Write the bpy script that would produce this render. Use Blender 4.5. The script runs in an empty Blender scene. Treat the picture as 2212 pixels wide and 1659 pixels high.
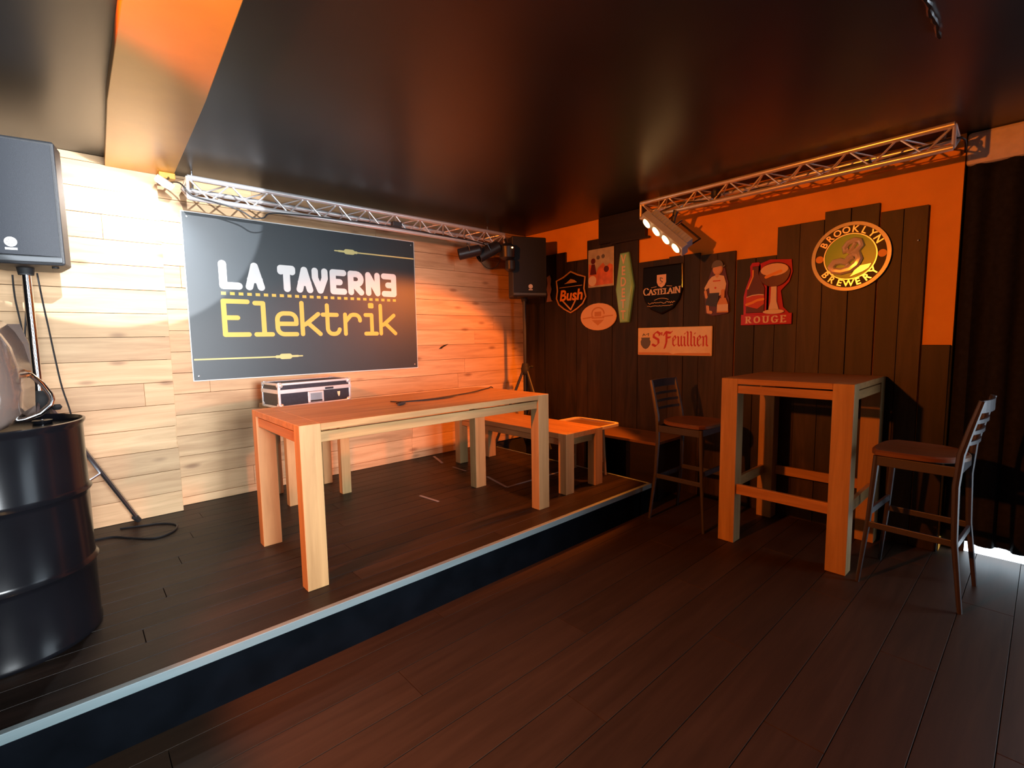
import bpy, bmesh, math, random
from mathutils import Vector, Matrix
random.seed(7)
C = bpy.context.scene.collection
SC = bpy.context.scene
PI = math.pi

# ------------------------------------------------------------------ camera
YAW, PITCH, ROLL, FPX = 0.83437487, -0.09570382, -0.01584689, 1054.58
CAM_H = 1.38
fw = Vector((math.cos(YAW)*math.cos(PITCH), math.sin(YAW)*math.cos(PITCH), math.sin(PITCH)))
rt = fw.cross(Vector((0, 0, 1))).normalized(); up = rt.cross(fw)
rt2 = rt*math.cos(ROLL) + up*math.sin(ROLL); up2 = rt2.cross(fw)
cd = bpy.data.cameras.new('camera'); cam = bpy.data.objects.new('camera', cd); C.objects.link(cam)
m = Matrix((rt2, up2, -fw)).transposed().to_4x4(); m.translation = Vector((0, 0, CAM_H))
cam.matrix_world = m
cd.sensor_width = 36; cd.sensor_fit = 'HORIZONTAL'; cd.lens = 36*FPX/2212; cd.clip_start = 0.02
SC.camera = cam

# ------------------------------------------------------------------ view, world, lights
SC.view_settings.view_transform = 'Standard'; SC.view_settings.look = 'None'
SC.view_settings.exposure = 0.0; SC.view_settings.gamma = 1.0; SC.view_settings.use_curve_mapping = False
w = bpy.data.worlds.new('world'); SC.world = w; w.use_nodes = True
w.node_tree.nodes['Background'].inputs[0].default_value = (0.6, 0.75, 1, 1)
w.node_tree.nodes['Background'].inputs[1].default_value = 0.02

def light(name, kind, loc, target, energy, color, **kw):
    ld = bpy.data.lights.new(name, kind); o = bpy.data.objects.new(name, ld); C.objects.link(o)
    o.location = loc
    o.rotation_euler = (Vector(target)-Vector(loc)).to_track_quat('-Z', 'Y').to_euler()
    ld.energy = energy; ld.color = color
    for k, v in kw.items(): setattr(ld, k, v)
    return o
ORANGE = (1.0, 0.20, 0.012)
# daylight from the glazed front behind the photographer
light('daylight', 'AREA', (0.35, -2.5, 1.5), (0.45, 4.0, 1.12), 46, (0.88, 0.95, 1.0), shape='RECTANGLE', size=1.2, size_y=1.2, spread=math.radians(52))
# white profile spot on the ceiling above the photographer, throwing its round edge on the pine wall
light('profile_spot', 'SPOT', (0.30, 0.45, 2.42), (0.24, 4.0, 2.40), 850, (0.93, 0.96, 1.0), spot_size=math.radians(29.5), spot_blend=0.06, shadow_soft_size=0.012)
# amber bar on the left hand truss, out of the picture
light('amber_spot', 'SPOT', (-0.9, 1.75, 2.12), (3.6, 1.75, 0.62), 430, ORANGE, spot_size=math.radians(87), spot_blend=0.18, shadow_soft_size=0.05)
# amber bar on the right hand truss (its lamp body is built below)
light('amber_bar_light', 'SPOT', (3.36, 2.16, 2.05), (2.45, 3.60, 0.30), 230, ORANGE, spot_size=math.radians(89), spot_blend=0.2, shadow_soft_size=0.06)

# small white floodlight clamped beside the duct end, washing the pine boards
light('flood_light', 'SPOT', (0.50, 3.77, 2.335), (0.20, 3.98, 1.85), 34, (0.93, 0.96, 1.0), spot_size=math.radians(165), spot_blend=0.6, shadow_soft_size=0.03)

# ------------------------------------------------------------------ helpers
def tag(o, label=None, cat=None, group=None, kind=None):
    if label: o['label'] = label
    if cat: o['category'] = cat
    if group: o['group'] = group
    if kind: o['kind'] = kind
    return o

def frame(o, u, v):                         # local (u, v, n) axes at a point
    u = Vector(u).normalized(); v = Vector(v).normalized(); n = u.cross(v)
    M = Matrix((u, v, n)).transposed().to_4x4(); M.translation = Vector(o); return M

ZK = [0]
def jit():
    ZK[0] = (ZK[0]+1) % 9; return ZK[0]*0.00006
class MB:
    def __init__(s, M=None): s.v = []; s.f = []; s.M = M or Matrix(); s.tone = []; s.t = 0.5
    def add(s, vs, fs, M=None):
        k = len(s.v); T = s.M @ M if M else s.M
        s.v += [T @ Vector(p) for p in vs]
        s.f += [tuple(i+k for i in f) for f in fs]; s.tone += [s.t]*len(vs); return s
    def box(s, a, b, M=None):
        x0, y0, z0 = a; x1, y1, z1 = b
        return s.add([(x0,y0,z0),(x1,y0,z0),(x1,y1,z0),(x0,y1,z0),(x0,y0,z1),(x1,y0,z1),(x1,y1,z1),(x0,y1,z1)],
                     [(0,3,2,1),(4,5,6,7),(0,1,5,4),(1,2,6,5),(2,3,7,6),(3,0,4,7)], M)
    def prism(s, pts, z0, z1, M=None):      # polygon in the local xy plane
        n = len(pts)
        a = sum(pts[i][0]*pts[(i+1)%n][1]-pts[(i+1)%n][0]*pts[i][1] for i in range(n))
        if a < 0: pts = pts[::-1]
        vs = [(x,y,z0) for x,y in pts]+[(x,y,z1) for x,y in pts]
        fs = [tuple(range(n-1,-1,-1)), tuple(range(n,2*n))]+[(i,(i+1)%n,n+(i+1)%n,n+i) for i in range(n)]
        return s.add(vs, fs, M)
    def loft(s, rings, cap=True, M=None):
        n = len(rings[0]); vs = [p for r in rings for p in r]; fs = []
        for k in range(len(rings)-1):
            for i in range(n):
                j = (i+1) % n; fs.append((k*n+i, k*n+j, (k+1)*n+j, (k+1)*n+i))
        if cap: fs += [tuple(range(n-1,-1,-1)), tuple(range((len(rings)-1)*n, len(rings)*n))]
        return s.add(vs, fs, M)
    def tube(s, path, r, seg=8, M=None, closed=False):
        P = [Vector(p) for p in path]; n = len(P)
        rr = r if isinstance(r, (list, tuple)) else [r]*n
        rings = []; prev = None
        for i, p in enumerate(P):
            if closed: d = P[(i+1)%n]-P[i-1]
            else: d = P[min(i+1,n-1)]-P[max(i-1,0)]
            d.normalize()
            if prev is None: a = d.orthogonal().normalized()
            else: a = (prev - d*prev.dot(d)).normalized()
            prev = a; b = d.cross(a)
            rings.append([p+(a*math.cos(t)+b*math.sin(t))*rr[i] for t in [2*PI*k/seg for k in range(seg)]])
        if closed: rings.append(rings[0]); return s.loft(rings, False, M)
        return s.loft(rings, True, M)
    def lathe(s, prof, seg=32, M=None):     # (r, z) pairs, r > 0
        return s.loft([[(r*math.cos(2*PI*k/seg), r*math.sin(2*PI*k/seg), z) for k in range(seg)] for r, z in prof], True, M)
    def stroke(s, pts, wd, z0=0, z1=0.002, M=None, seg=10, flat=False):   # round-ended line
        for a, b in zip(pts, pts[1:]):
            a = Vector(a); b = Vector(b); d = b-a; L = d.length
            if L < 1e-6: continue
            t = math.atan2(d.y, d.x); r = wd/2; poly = []
            if flat: poly = [(0,-r),(L,-r),(L,r),(0,r)]
            else:
                for k in range(seg+1): q = -PI/2+PI*k/seg; poly.append((L+r*math.cos(q), r*math.sin(q)))
                for k in range(seg+1): q = PI/2+PI*k/seg; poly.append((r*math.cos(q), r*math.sin(q)))
            T = Matrix.Translation((a.x, a.y, 0)) @ Matrix.Rotation(t, 4, 'Z')
            s.prism(poly, z0, z1+jit(), (M @ T) if M else T)
        return s
    def nib(s, pts, wd, ang, thin=0.25, z0=0, z1=0.002, M=None):          # broad pen line
        h = Vector((math.cos(ang), math.sin(ang)))*wd/2; q = Vector((-math.sin(ang), math.cos(ang)))*wd*thin/2
        for a, b in zip(pts, pts[1:]):
            a = Vector(a); b = Vector(b)
            c = [p+x+y for p in (a, b) for x in (h, -h) for y in (q, -q)]
            s.prism(hull([tuple(v) for v in c]), z0, z1+jit(), M)
        return s
    def build(s, name, mat, parent=None, bevel=0, smooth=False, loc=None):
        me = bpy.data.meshes.new(name); me.from_pydata([tuple(v) for v in s.v], [], s.f); me.update()
        if len(set(s.tone)) > 1:
            at = me.attributes.new('tone', 'FLOAT', 'POINT')
            for i, t in enumerate(s.tone): at.data[i].value = t
        me.materials.append(mat)
        o = bpy.data.objects.new(name, me); C.objects.link(o)
        if parent: o.parent = parent
        if bevel:
            b = o.modifiers.new('bevel', 'BEVEL'); b.width = bevel; b.segments = 2; b.limit_method = 'ANGLE'; b.angle_limit = 0.6
        if smooth:
            for p in me.polygons: p.use_smooth = True
            try:
                me.set_sharp_from_angle(angle=math.radians(38))
            except Exception: pass
        return o

def hull(pts):
    pts = sorted(set(pts))
    def half(P):
        h = []
        for p in P:
            while len(h) >= 2 and (h[-1][0]-h[-2][0])*(p[1]-h[-2][1])-(h[-1][1]-h[-2][1])*(p[0]-h[-2][0]) <= 0: h.pop()
            h.append(p)
        return h
    a = half(pts); b = half(pts[::-1]); return a[:-1]+b[:-1]

def text_into(mb, txt, size, center, z0=0.001, depth=0.002, off=0.0, sx=1.0, M=None, rot=0, shear=0):
    cu = bpy.data.curves.new('lettering', 'FONT'); cu.body = txt; cu.size = size; cu.extrude = depth/2; cu.offset = off
    cu.align_x = 'CENTER'; cu.align_y = 'CENTER'; cu.resolution_u = 3; cu.shear = shear
    o = bpy.data.objects.new('lettering', cu); me = bpy.data.meshes.new_from_object(o)
    T = Matrix.Translation((center[0], center[1], z0+depth/2)) @ Matrix.Rotation(rot, 4, 'Z') @ Matrix.Diagonal((sx, 1, 1, 1))
    mb.add([v.co for v in me.vertices], [tuple(p.vertices) for p in me.polygons], (M @ T) if M else T)
    bpy.data.objects.remove(o); bpy.data.curves.remove(cu); bpy.data.meshes.remove(me)
    return mb

def empty(name, loc=(0,0,0), rz=0, M=None, **kw):
    o = bpy.data.objects.new(name, None); C.objects.link(o); o.empty_display_size = 0.1
    if M is not None: o.matrix_world = M
    else: o.location = loc; o.rotation_euler = (0, 0, rz)
    tag(o, **kw); return o

def copy_tree(o, parent=None):
    c = o.copy(); C.objects.link(c); c.parent = parent
    for ch in list(o.children): copy_tree(ch, c)
    return c

def arc(cx, cy, r, a0, a1, n=10, ry=None):
    ry = ry or r
    return [(cx+r*math.cos(math.radians(a0+(a1-a0)*k/n)), cy+ry*math.sin(math.radians(a0+(a1-a0)*k/n))) for k in range(n+1)]

# ------------------------------------------------------------------ materials
def srgb(r, g, b):
    f = lambda c: (c/255/12.92) if c/255 <= 0.04045 else ((c/255+0.055)/1.055)**2.4
    return (f(r), f(g), f(b))
def mat(name, col, rough=0.5, metal=0.0, emit=None, es=0, noise=0.0, nscale=20, spec=0.5, coat=0, trans=0, bump=0, bscale=60):
    m = bpy.data.materials.new(name); m.use_nodes = True; nt = m.node_tree; b = nt.nodes['Principled BSDF']
    b.inputs['Base Color'].default_value = (*col, 1); b.inputs['Roughness'].default_value = rough
    b.inputs['Metallic'].default_value = metal; b.inputs['Specular IOR Level'].default_value = spec
    b.inputs['Coat Weight'].default_value = coat; b.inputs['Coat Roughness'].default_value = 0.12
    b.inputs['Transmission Weight'].default_value = trans
    if emit: b.inputs['Emission Color'].default_value = (*emit, 1); b.inputs['Emission Strength'].default_value = es
    tc = nt.nodes.new('ShaderNodeTexCoord')
    if noise:
        n = nt.nodes.new('ShaderNodeTexNoise'); n.inputs['Scale'].default_value = nscale; n.inputs['Detail'].default_value = 6
        nt.links.new(tc.outputs['Object'], n.inputs['Vector'])
        r = nt.nodes.new('ShaderNodeMapRange'); r.inputs['From Min'].default_value = 0.3; r.inputs['From Max'].default_value = 0.7
        r.inputs['To Min'].default_value = 1-noise; r.inputs['To Max'].default_value = 1+noise
        nt.links.new(n.outputs['Fac'], r.inputs['Value'])
        mx = nt.nodes.new('ShaderNodeMix'); mx.data_type = 'RGBA'; mx.blend_type = 'MULTIPLY'; mx.inputs[0].default_value = 1
        mx.inputs[6].default_value = (*col, 1); nt.links.new(r.outputs['Result'], mx.inputs[7]); nt.links.new(mx.outputs[2], b.inputs['Base Color'])
    if bump:
        n2 = nt.nodes.new('ShaderNodeTexNoise'); n2.inputs['Scale'].default_value = bscale; nt.links.new(tc.outputs['Object'], n2.inputs['Vector'])
        bp = nt.nodes.new('ShaderNodeBump'); bp.inputs['Strength'].default_value = bump; bp.inputs['Distance'].default_value = 0.002
        nt.links.new(n2.outputs['Fac'], bp.inputs['Height']); nt.links.new(bp.outputs['Normal'], b.inputs['Normal'])
    return m

def wood(name, light_c, dark_c, axis='X', rough=0.5, knots=0.0, contrast=1.0, tone=0.0, spec=0.4, stretch=14, scale=1.0, bump=0.15):
    m = bpy.data.materials.new(name); m.use_nodes = True; nt = m.node_tree; L = nt.links; b = nt.nodes['Principled BSDF']
    b.inputs['Roughness'].default_value = rough; b.inputs['Specular IOR Level'].default_value = spec
    tc = nt.nodes.new('ShaderNodeTexCoord'); mp = nt.nodes.new('ShaderNodeMapping')
    sc = [stretch*scale]*3; sc['XYZ'.index(axis)] = 1.1*scale
    mp.inputs['Scale'].default_value = sc; L.new(tc.outputs['Object'], mp.inputs['Vector'])
    src = mp.outputs['Vector']
    at = nt.nodes.new('ShaderNodeAttribute'); at.attribute_name = 'tone'
    if tone:                                 # every board gets its own piece of grain
        cb = nt.nodes.new('ShaderNodeVectorMath'); cb.operation = 'SCALE'; cb.inputs[0].default_value = (37, 17, 23)
        L.new(at.outputs['Fac'], cb.inputs['Scale'])
        ad = nt.nodes.new('ShaderNodeVectorMath'); ad.operation = 'ADD'; L.new(src, ad.inputs[0]); L.new(cb.outputs[0], ad.inputs[1]); src = ad.outputs[0]
    n = nt.nodes.new('ShaderNodeTexNoise'); n.inputs['Scale'].default_value = 1.6; n.inputs['Detail'].default_value = 7; n.inputs['Roughness'].default_value = 0.6; n.inputs['Distortion'].default_value = 0.6
    L.new(src, n.inputs['Vector'])
    cr = nt.nodes.new('ShaderNodeValToRGB'); cr.color_ramp.elements[0].position = 0.5-0.2/contrast; cr.color_ramp.elements[1].position = 0.5+0.2/contrast
    cr.color_ramp.elements[0].color = (*dark_c, 1); cr.color_ramp.elements[1].color = (*light_c, 1)
    L.new(n.outputs['Fac'], cr.inputs['Fac']); col = cr.outputs['Color']
    if knots:
        mk = nt.nodes.new('ShaderNodeMapping'); ks = [7.5]*3; ks['XYZ'.index(axis)] = 2.6; mk.inputs['Scale'].default_value = ks
        L.new(tc.outputs['Object'], mk.inputs['Vector'])
        v = nt.nodes.new('ShaderNodeTexVoronoi'); v.inputs['Scale'].default_value = 1.0; v.inputs['Randomness'].default_value = 1; L.new(mk.outputs['Vector'], v.inputs['Vector'])
        mr = nt.nodes.new('ShaderNodeMapRange'); mr.interpolation_type = 'SMOOTHSTEP'; mr.inputs['From Min'].default_value = 0.04; mr.inputs['From Max'].default_value = 0.19
        mr.inputs['To Min'].default_value = knots; mr.inputs['To Max'].default_value = 0; L.new(v.outputs['Distance'], mr.inputs['Value'])
        mx = nt.nodes.new('ShaderNodeMix'); mx.data_type = 'RGBA'; L.new(mr.outputs['Result'], mx.inputs[0]); L.new(col, mx.inputs[6])
        mx.inputs[7].default_value = (dark_c[0]*0.42, dark_c[1]*0.32, dark_c[2]*0.3, 1); col = mx.outputs[2]
    if tone:
        mr = nt.nodes.new('ShaderNodeMapRange'); mr.inputs['To Min'].default_value = 1-tone; mr.inputs['To Max'].default_value = 1+tone; L.new(at.outputs['Fac'], mr.inputs['Value'])
        mx = nt.nodes.new('ShaderNodeMix'); mx.data_type = 'RGBA'; mx.blend_type = 'MULTIPLY'; mx.inputs[0].default_value = 1
        L.new(col, mx.inputs[6]); L.new(mr.outputs['Result'], mx.inputs[7]); col = mx.outputs[2]
    L.new(col, b.inputs['Base Color'])
    bp = nt.nodes.new('ShaderNodeBump'); bp.inputs['Strength'].default_value = bump; bp.inputs['Distance'].default_value = 0.003
    L.new(n.outputs['Fac'], bp.inputs['Height']); L.new(bp.outputs['Normal'], b.inputs['Normal'])
    return m

M_pine = wood('pine', (0.74, 0.49, 0.27), (0.50, 0.30, 0.15), 'X', 0.55, knots=0.7, tone=0.16)
M_oakX = wood('oak_along_x', (0.50, 0.28, 0.11), (0.30, 0.155, 0.055), 'X', 0.42)
M_oakZ = wood('oak_along_z', (0.50, 0.315, 0.135), (0.34, 0.20, 0.08), 'Z', 0.45)
M_oakY = wood('oak_along_y', (0.50, 0.265, 0.10), (0.32, 0.155, 0.055), 'Y', 0.42)
M_stage = wood('stage_boards', (0.026, 0.017, 0.013), (0.009, 0.006, 0.004), 'X', 0.45, tone=0.3, bump=0.3, spec=0.2)
M_floor = wood('floor_boards', (0.050, 0.031, 0.020), (0.032, 0.020, 0.013), 'X', 0.5, tone=0.15, bump=0.1, spec=0.16)
M_cladZ = wood('dark_cladding', (0.033, 0.019, 0.012), (0.0045, 0.003, 0.0025), 'Z', 0.5, tone=0.6, contrast=1.2, stretch=9, bump=0.4)
M_cladY = wood('dark_cladding_flat', (0.022, 0.013, 0.009), (0.007, 0.004, 0.003), 'Y', 0.5, tone=0.2, bump=0.3)
M_ceil = mat('black_ceiling', (0.009, 0.0085, 0.009), 0.34, spec=0.55, noise=0.25, nscale=3)
M_orange = mat('orange_paint', (0.86, 0.38, 0.04), 0.6, noise=0.05, nscale=6, spec=0.3)
M_duct = mat('duct_paint', (0.56, 0.27, 0.03), 0.32, noise=0.05, nscale=6)
M_plaster = mat('grey_plaster', (0.75, 0.68, 0.68), 0.8, noise=0.08)
M_wall = mat('dark_wall_paint', (0.03, 0.025, 0.025), 0.8, noise=0.1)
M_trimtop = mat('edge_trim', (0.55, 0.52, 0.48), 0.45, noise=0.08, nscale=30)
M_kick = mat('kick_board_paint', (0.003, 0.004, 0.006), 0.9, noise=0.3, nscale=8, spec=0.03)
M_alu = mat('aluminium', (0.80, 0.79, 0.80), 0.27, 0.55, noise=0.05)
M_chrome = mat('chrome', (0.85, 0.85, 0.87), 0.12, 1.0)
M_steel = mat('brushed_steel', (0.55, 0.55, 0.58), 0.35, 1.0, noise=0.06)
M_blackmetal = mat('black_metal', (0.02, 0.02, 0.023), 0.4, noise=0.1)
M_blackplastic = mat('black_plastic', (0.03, 0.032, 0.036), 0.5, noise=0.15, nscale=120, bump=0.2, bscale=300)
M_grille = mat('speaker_grille', (0.026, 0.030, 0.038), 0.55, noise=0.2, nscale=400, bump=0.3, bscale=500, spec=0.25)
M_rubber = mat('rubber', (0.015, 0.015, 0.016), 0.7)
M_drum = mat('black_drum_enamel', (0.006, 0.006, 0.008), 0.2, noise=0.2, nscale=5, spec=0.28)
M_curtain = mat('black_velvet', (0.012, 0.013, 0.018), 0.85, noise=0.3, nscale=40, spec=0.2)
M_banner = mat('banner_print', (0.020, 0.030, 0.038), 0.44, noise=0.06, nscale=4, spec=0.7)
M_white = mat('white_print', (0.85, 0.85, 0.84), 0.5)
M_yellow = mat('yellow_print', (0.82, 0.55, 0.10), 0.5)
M_paleyellow = mat('pale_yellow_print', (0.70, 0.62, 0.25), 0.5)
M_enam_black = mat('black_enamel', (0.006, 0.006, 0.011), 0.35, spec=0.12)
M_enam_cream = mat('cream_enamel', (0.80, 0.66, 0.42), 0.22, coat=0.5, noise=0.05)
M_enam_green = mat('sage_enamel', (0.27, 0.68, 0.46), 0.2, coat=0.5)
M_enam_red = mat('red_enamel', (0.52, 0.02, 0.045), 0.2, coat=0.5)
M_red = mat('red_print', (0.55, 0.03, 0.02), 0.4)
M_darkred = mat('dark_red_print', (0.10, 0.008, 0.008), 0.3)
M_gold = mat('gold_print', (0.75, 0.42, 0.16), 0.35, 0.4)
M_amberprint = mat('amber_print', (0.80, 0.30, 0.04), 0.4)
M_pinkwhite = mat('soft_white_print', (0.72, 0.62, 0.58), 0.4)
M_skin = mat('skin_print', (0.66, 0.40, 0.26), 0.4)
M_navy = mat('navy_print', (0.02, 0.02, 0.05), 0.4)
M_greyprint = mat('grey_print', (0.12, 0.12, 0.13), 0.4)
M_greenfoil = mat('green_foil', (0.03, 0.40, 0.03), 0.3, 0.0)
M_foil = mat('silver_foil', (0.88, 0.84, 0.80), 0.22, 0.25)
M_foilgrey = mat('grey_foil', (0.40, 0.40, 0.38), 0.3, 0.1)
M_ovalfill = mat('oval_enamel', (0.80, 0.55, 0.36), 0.3, coat=0.3)
M_ovalink = mat('oval_ink', (0.62, 0.30, 0.12), 0.4)
M_stool = mat('stool_metal', (0.06, 0.054, 0.062), 0.42, 0.3, noise=0.08)
M_seat = wood('seat_wood', (0.20, 0.09, 0.04), (0.12, 0.05, 0.022), 'Y', 0.4)
M_tape = mat('white_tape', (0.30, 0.29, 0.31), 0.6)
M_cable = mat('black_cable', (0.012, 0.011, 0.012), 0.5)
M_lampgrey = mat('lamp_housing_grey', (0.44, 0.53, 0.66), 0.45, noise=0.05)
M_led = mat('led_lens', (1, 0.6, 0.3), 0.3, emit=(1.0, 0.56, 0.20), es=14)
M_ledsmall = mat('indicator_led', (1, 0.5, 0.2), 0.3, emit=(1.0, 0.45, 0.15), es=12)
M_day = mat('daylit_glass', (0.8, 0.9, 1), 0.3, emit=(0.72, 0.88, 1.0), es=5.5)
M_case = mat('case_laminate', (0.025, 0.024, 0.035), 0.35, noise=0.2, nscale=60)
M_clear = mat('smoked_clear_plastic', (0.55, 0.42, 0.36), 0.12, trans=0.75)
M_copper = mat('copper_tinsel', (0.9, 0.4, 0.15), 0.3, 0.9, emit=(1, .35, .08), es=0.0)
M_posterA = mat('poster_ground', (0.46, 0.44, 0.38), 0.25, coat=0.4, noise=0.2, nscale=12)
M_posterB = mat('poster_orange', (0.62, 0.16, 0.05), 0.3, coat=0.4, noise=0.3, nscale=14)

ZS = 0.224          # stage height
CEIL = 2.515
XW = 3.95           # right hand wall paint
YW = 4.10           # back wall boards

# ------------------------------------------------------------------ floor, ceiling, walls
def board_floor(name, x0, x1, y0, y1, z, bw, ln, mt, th=0.02, gap=0.0025):
    b = MB(); y = y0; k = 0
    while y < y1-1e-4:
        ye = min(y+bw, y1); x = x0-(k*0.77 % ln)
        while x < x1:
            a = max(x, x0); e = min(x+ln, x1)
            if e-a > 0.01: b.t = random.random(); b.box((a+gap/2, y+gap/2, z-th), (e-gap/2, ye-gap/2, z))
            x += ln
        y = ye; k += 1
    return b.build(name, mt, bevel=0.0012)
fl = board_floor('floor', -3.4, 4.1, -3.0, 4.14, 0.0, 0.19, 1.9, M_floor); tag(fl, kind='structure')
b = MB(); b.box((-3.5, -3.1, -0.12), (4.2, 4.2, -0.021)); tag(b.build('floor_base', M_wall), kind='structure')
b = MB(); b.box((-3.5, -3.1, CEIL), (4.2, 4.3, CEIL+0.1)); tag(b.build('ceiling', M_ceil), kind='structure')
b = MB(); b.box((-3.5, -3.1, 0), (-3.4, 4.2, CEIL)); tag(b.build('wall_left', M_wall), kind='structure')
b = MB(); b.box((-3.4, -3.1, 0), (4.2, -3.0, CEIL)); tag(b.build('wall_front', M_wall), kind='structure')

# pine boards of the back wall; the left bay stands 14 cm proud
def pine(b, x0, x1, yf, z0, z1, pitch, start, th=0.022):
    z = start; rows = []
    while z < z1:
        rows.append((max(z, z0), min(z+pitch, z1))); z += pitch
    for (a, c) in rows:
        if c-a < 0.01: continue
        x = x0-random.uniform(0, 1.6)
        while x < x1:
            ln = random.uniform(1.3, 2.4); s = max(x, x0); e = min(x+ln, x1)
            if e-s > 0.02:
                b.t = random.random(); dy = random.uniform(-0.002, 0.002)
                b.box((s+0.0006, yf+dy, a+0.0012), (e-0.0006, yf+th, c-0.0012))
            x += ln
b = MB()
pine(b, 0.513, 3.93, YW-0.02, ZS, CEIL, 0.1475, 0.224-0.09)
pine(b, -3.4, 0.512, 3.96, ZS, CEIL, 0.1502, 0.367-0.1502)
b.box((0.49, 3.983, ZS), (0.511, YW-0.02, CEIL))
wb = tag(b.build('wall_back', M_pine, bevel=0.0015), kind='structure')
b = MB(frame((2.78, YW-0.0245, 1.292), (1,0,0), (0,0,1))); b.prism([(-0.055,-0.018),(-0.03,0.004),(0.0,0.018),(0.03,0.026),(0.06,0.030),(0.03,0.014),(0.0,0.0),(-0.025,-0.016)], 0, 0.002)
b.build('split_knot', M_cladY, wb)
b = MB(); b.box((-3.4, YW+0.003, 0), (4.2, 4.2, CEIL)); b.box((-3.4, 3.985, 0), (0.48, YW+0.003, CEIL))
tag(b.build('wall_back_base', M_wall), kind='structure')

# right wall: orange paint, then the curtained glass door with a plaster lintel
b = MB(); b.box((XW, 0.40, 0), (4.2, 4.2, CEIL)); tag(b.build('wall_right', M_orange), kind='structure')
b = MB(); b.box((XW+0.005, -3.0, 2.33), (4.2, 0.398, CEIL)); tag(b.build('trim_1', M_plaster, bevel=0.02), kind='structure')
d = MB(); d.box((4.075, -2.6, 0.0), (4.09, 0.29, 2.3)); dr = d.build('door_1', M_day); tag(dr, kind='structure')
b = MB(); b.box((4.06, 0.29, 0), (4.11, 0.398, 2.33)); b.box((4.06, -2.7, 2.28), (4.11, 0.29, 2.33)); b.build('door_frame', M_blackmetal, dr)

# dark vertical boards with stepped tops
steps = [(4.095,3.467,2.255),(3.467,3.184,2.150),(3.184,3.018,2.326),(3.018,2.588,2.262),(2.588,2.274,2.039),(2.274,1.994,2.051),
         (1.994,1.701,2.027),(1.692,1.401,1.953),(1.401,1.098,2.152),(1.098,0.790,2.202),(0.784,0.545,2.140),(0.540,0.405,1.292)]
b = MB()
for k, (ya, yb, zt) in enumerate(steps):
    n = max(1, round((ya-yb)/0.145)); wd = (ya-yb)/n
    for i in range(n):
        b.t = random.random(); x = XW-0.02-(0.004 if (k+i) % 2 else 0)
        b.box((x, ya-(i+1)*wd+0.001, 0.0 if ya < 2.0 else 0.0), (XW-0.001, ya-i*wd-0.001, zt))
cl = b.build('trim_2', M_cladZ, bevel=0.002); tag(cl, kind='structure')
b = MB(); b.t = .3; b.box((XW-0.05, 2.50, 2.262), (XW-0.001, 3.018, 2.512)); b.t = .9; b.box((XW-0.055, 2.463, 2.244), (XW-0.021, 2.875, 2.262))
tag(b.build('trim_3', M_cladY, bevel=0.002), kind='structure')

# duct boxed in under the ceiling, painted orange
b = MB()
b.prism([(0.180,-2.9),(0.50,-2.9),(0.50,1.79),(0.549,2.634),(0.60,3.957),(0.255,3.957),(0.215,2.9)][::-1], 2.462, CEIL-0.001)
b.box((0.513, 3.86, 2.425), (0.60, 3.957, 2.462))
tag(b.build('duct_beam', M_duct, bevel=0.003), 'flat orange boxed beam crossing the black ceiling towards the pine wall', 'ceiling beam')

# ------------------------------------------------------------------ stage
b = MB(); bw = 0.118; y = 2.055; k = 0
while y < YW-0.02:
    ye = min(y+bw, YW-0.02); x = -3.4-(k*0.83 % 2.6)
    while x < 3.285:
        a = max(x, -3.4); e = min(x+2.6, 3.285)
        b.t = random.random()
        if ye > 3.958:
            if y+0.0015 < 3.958 and a < 0.512: b.box((a+0.001, y+0.0015, ZS-0.022), (min(e, 0.512), 3.958, ZS))
            a = max(a, 0.512)
        if e-a > 0.01: b.box((a+0.001, y+0.0015, ZS-0.022), (e-0.001, ye-0.0015, ZS))
        x += 2.6
    y = ye; k += 1
stage = empty('stage_platform', (0,0,0), label='low black stage platform with a pale metal edge strip along its front', cat='stage')
b.build('deck', M_stage, stage, bevel=0.0015)
edge = [(3.302-i*0.3, 2.030) for i in range(0, 22)] + [(-3.395, 2.030)]
def strip(mb, path, off0, off1, z0, z1):
    P = [Vector((x, y)) for x, y in path]; N = []
    for i in range(len(P)):
        d = (P[min(i+1,len(P)-1)]-P[max(i-1,0)]).normalized(); N.append(Vector((-d.y, d.x)))
    rings = []
    for p, n in zip(P, N):
        a = p+n*off0; c = p+n*off1
        rings.append([(a.x,a.y,z0),(c.x,c.y,z0),(c.x,c.y,z1),(a.x,a.y,z1)])
    mb.loft(rings)
t = MB(); strip(t, edge, -0.027, 0.0, ZS-0.032, ZS+0.003)
t.box((3.288, 2.03, ZS-0.03), (3.302, YW-0.03, ZS+0.003))
M_nose = wood('nosing_paint', (0.21, 0.28, 0.30), (0.16, 0.22, 0.235), 'X', 0.5)
t.build('edge_strip', M_nose, stage, bevel=0.002)
t = MB(); strip(t, edge, -0.045, -0.012, 0.0, ZS-0.03); t.box((3.27, 2.04, 0), (3.29, YW-0.03, ZS-0.03))
t.build('kick_board', M_kick, stage)
t = MB(); t.box((0.96, 2.0425, 0.085), (0.975, 2.0435, 0.12)); t.build('scuff_mark', M_tape, stage)

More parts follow.
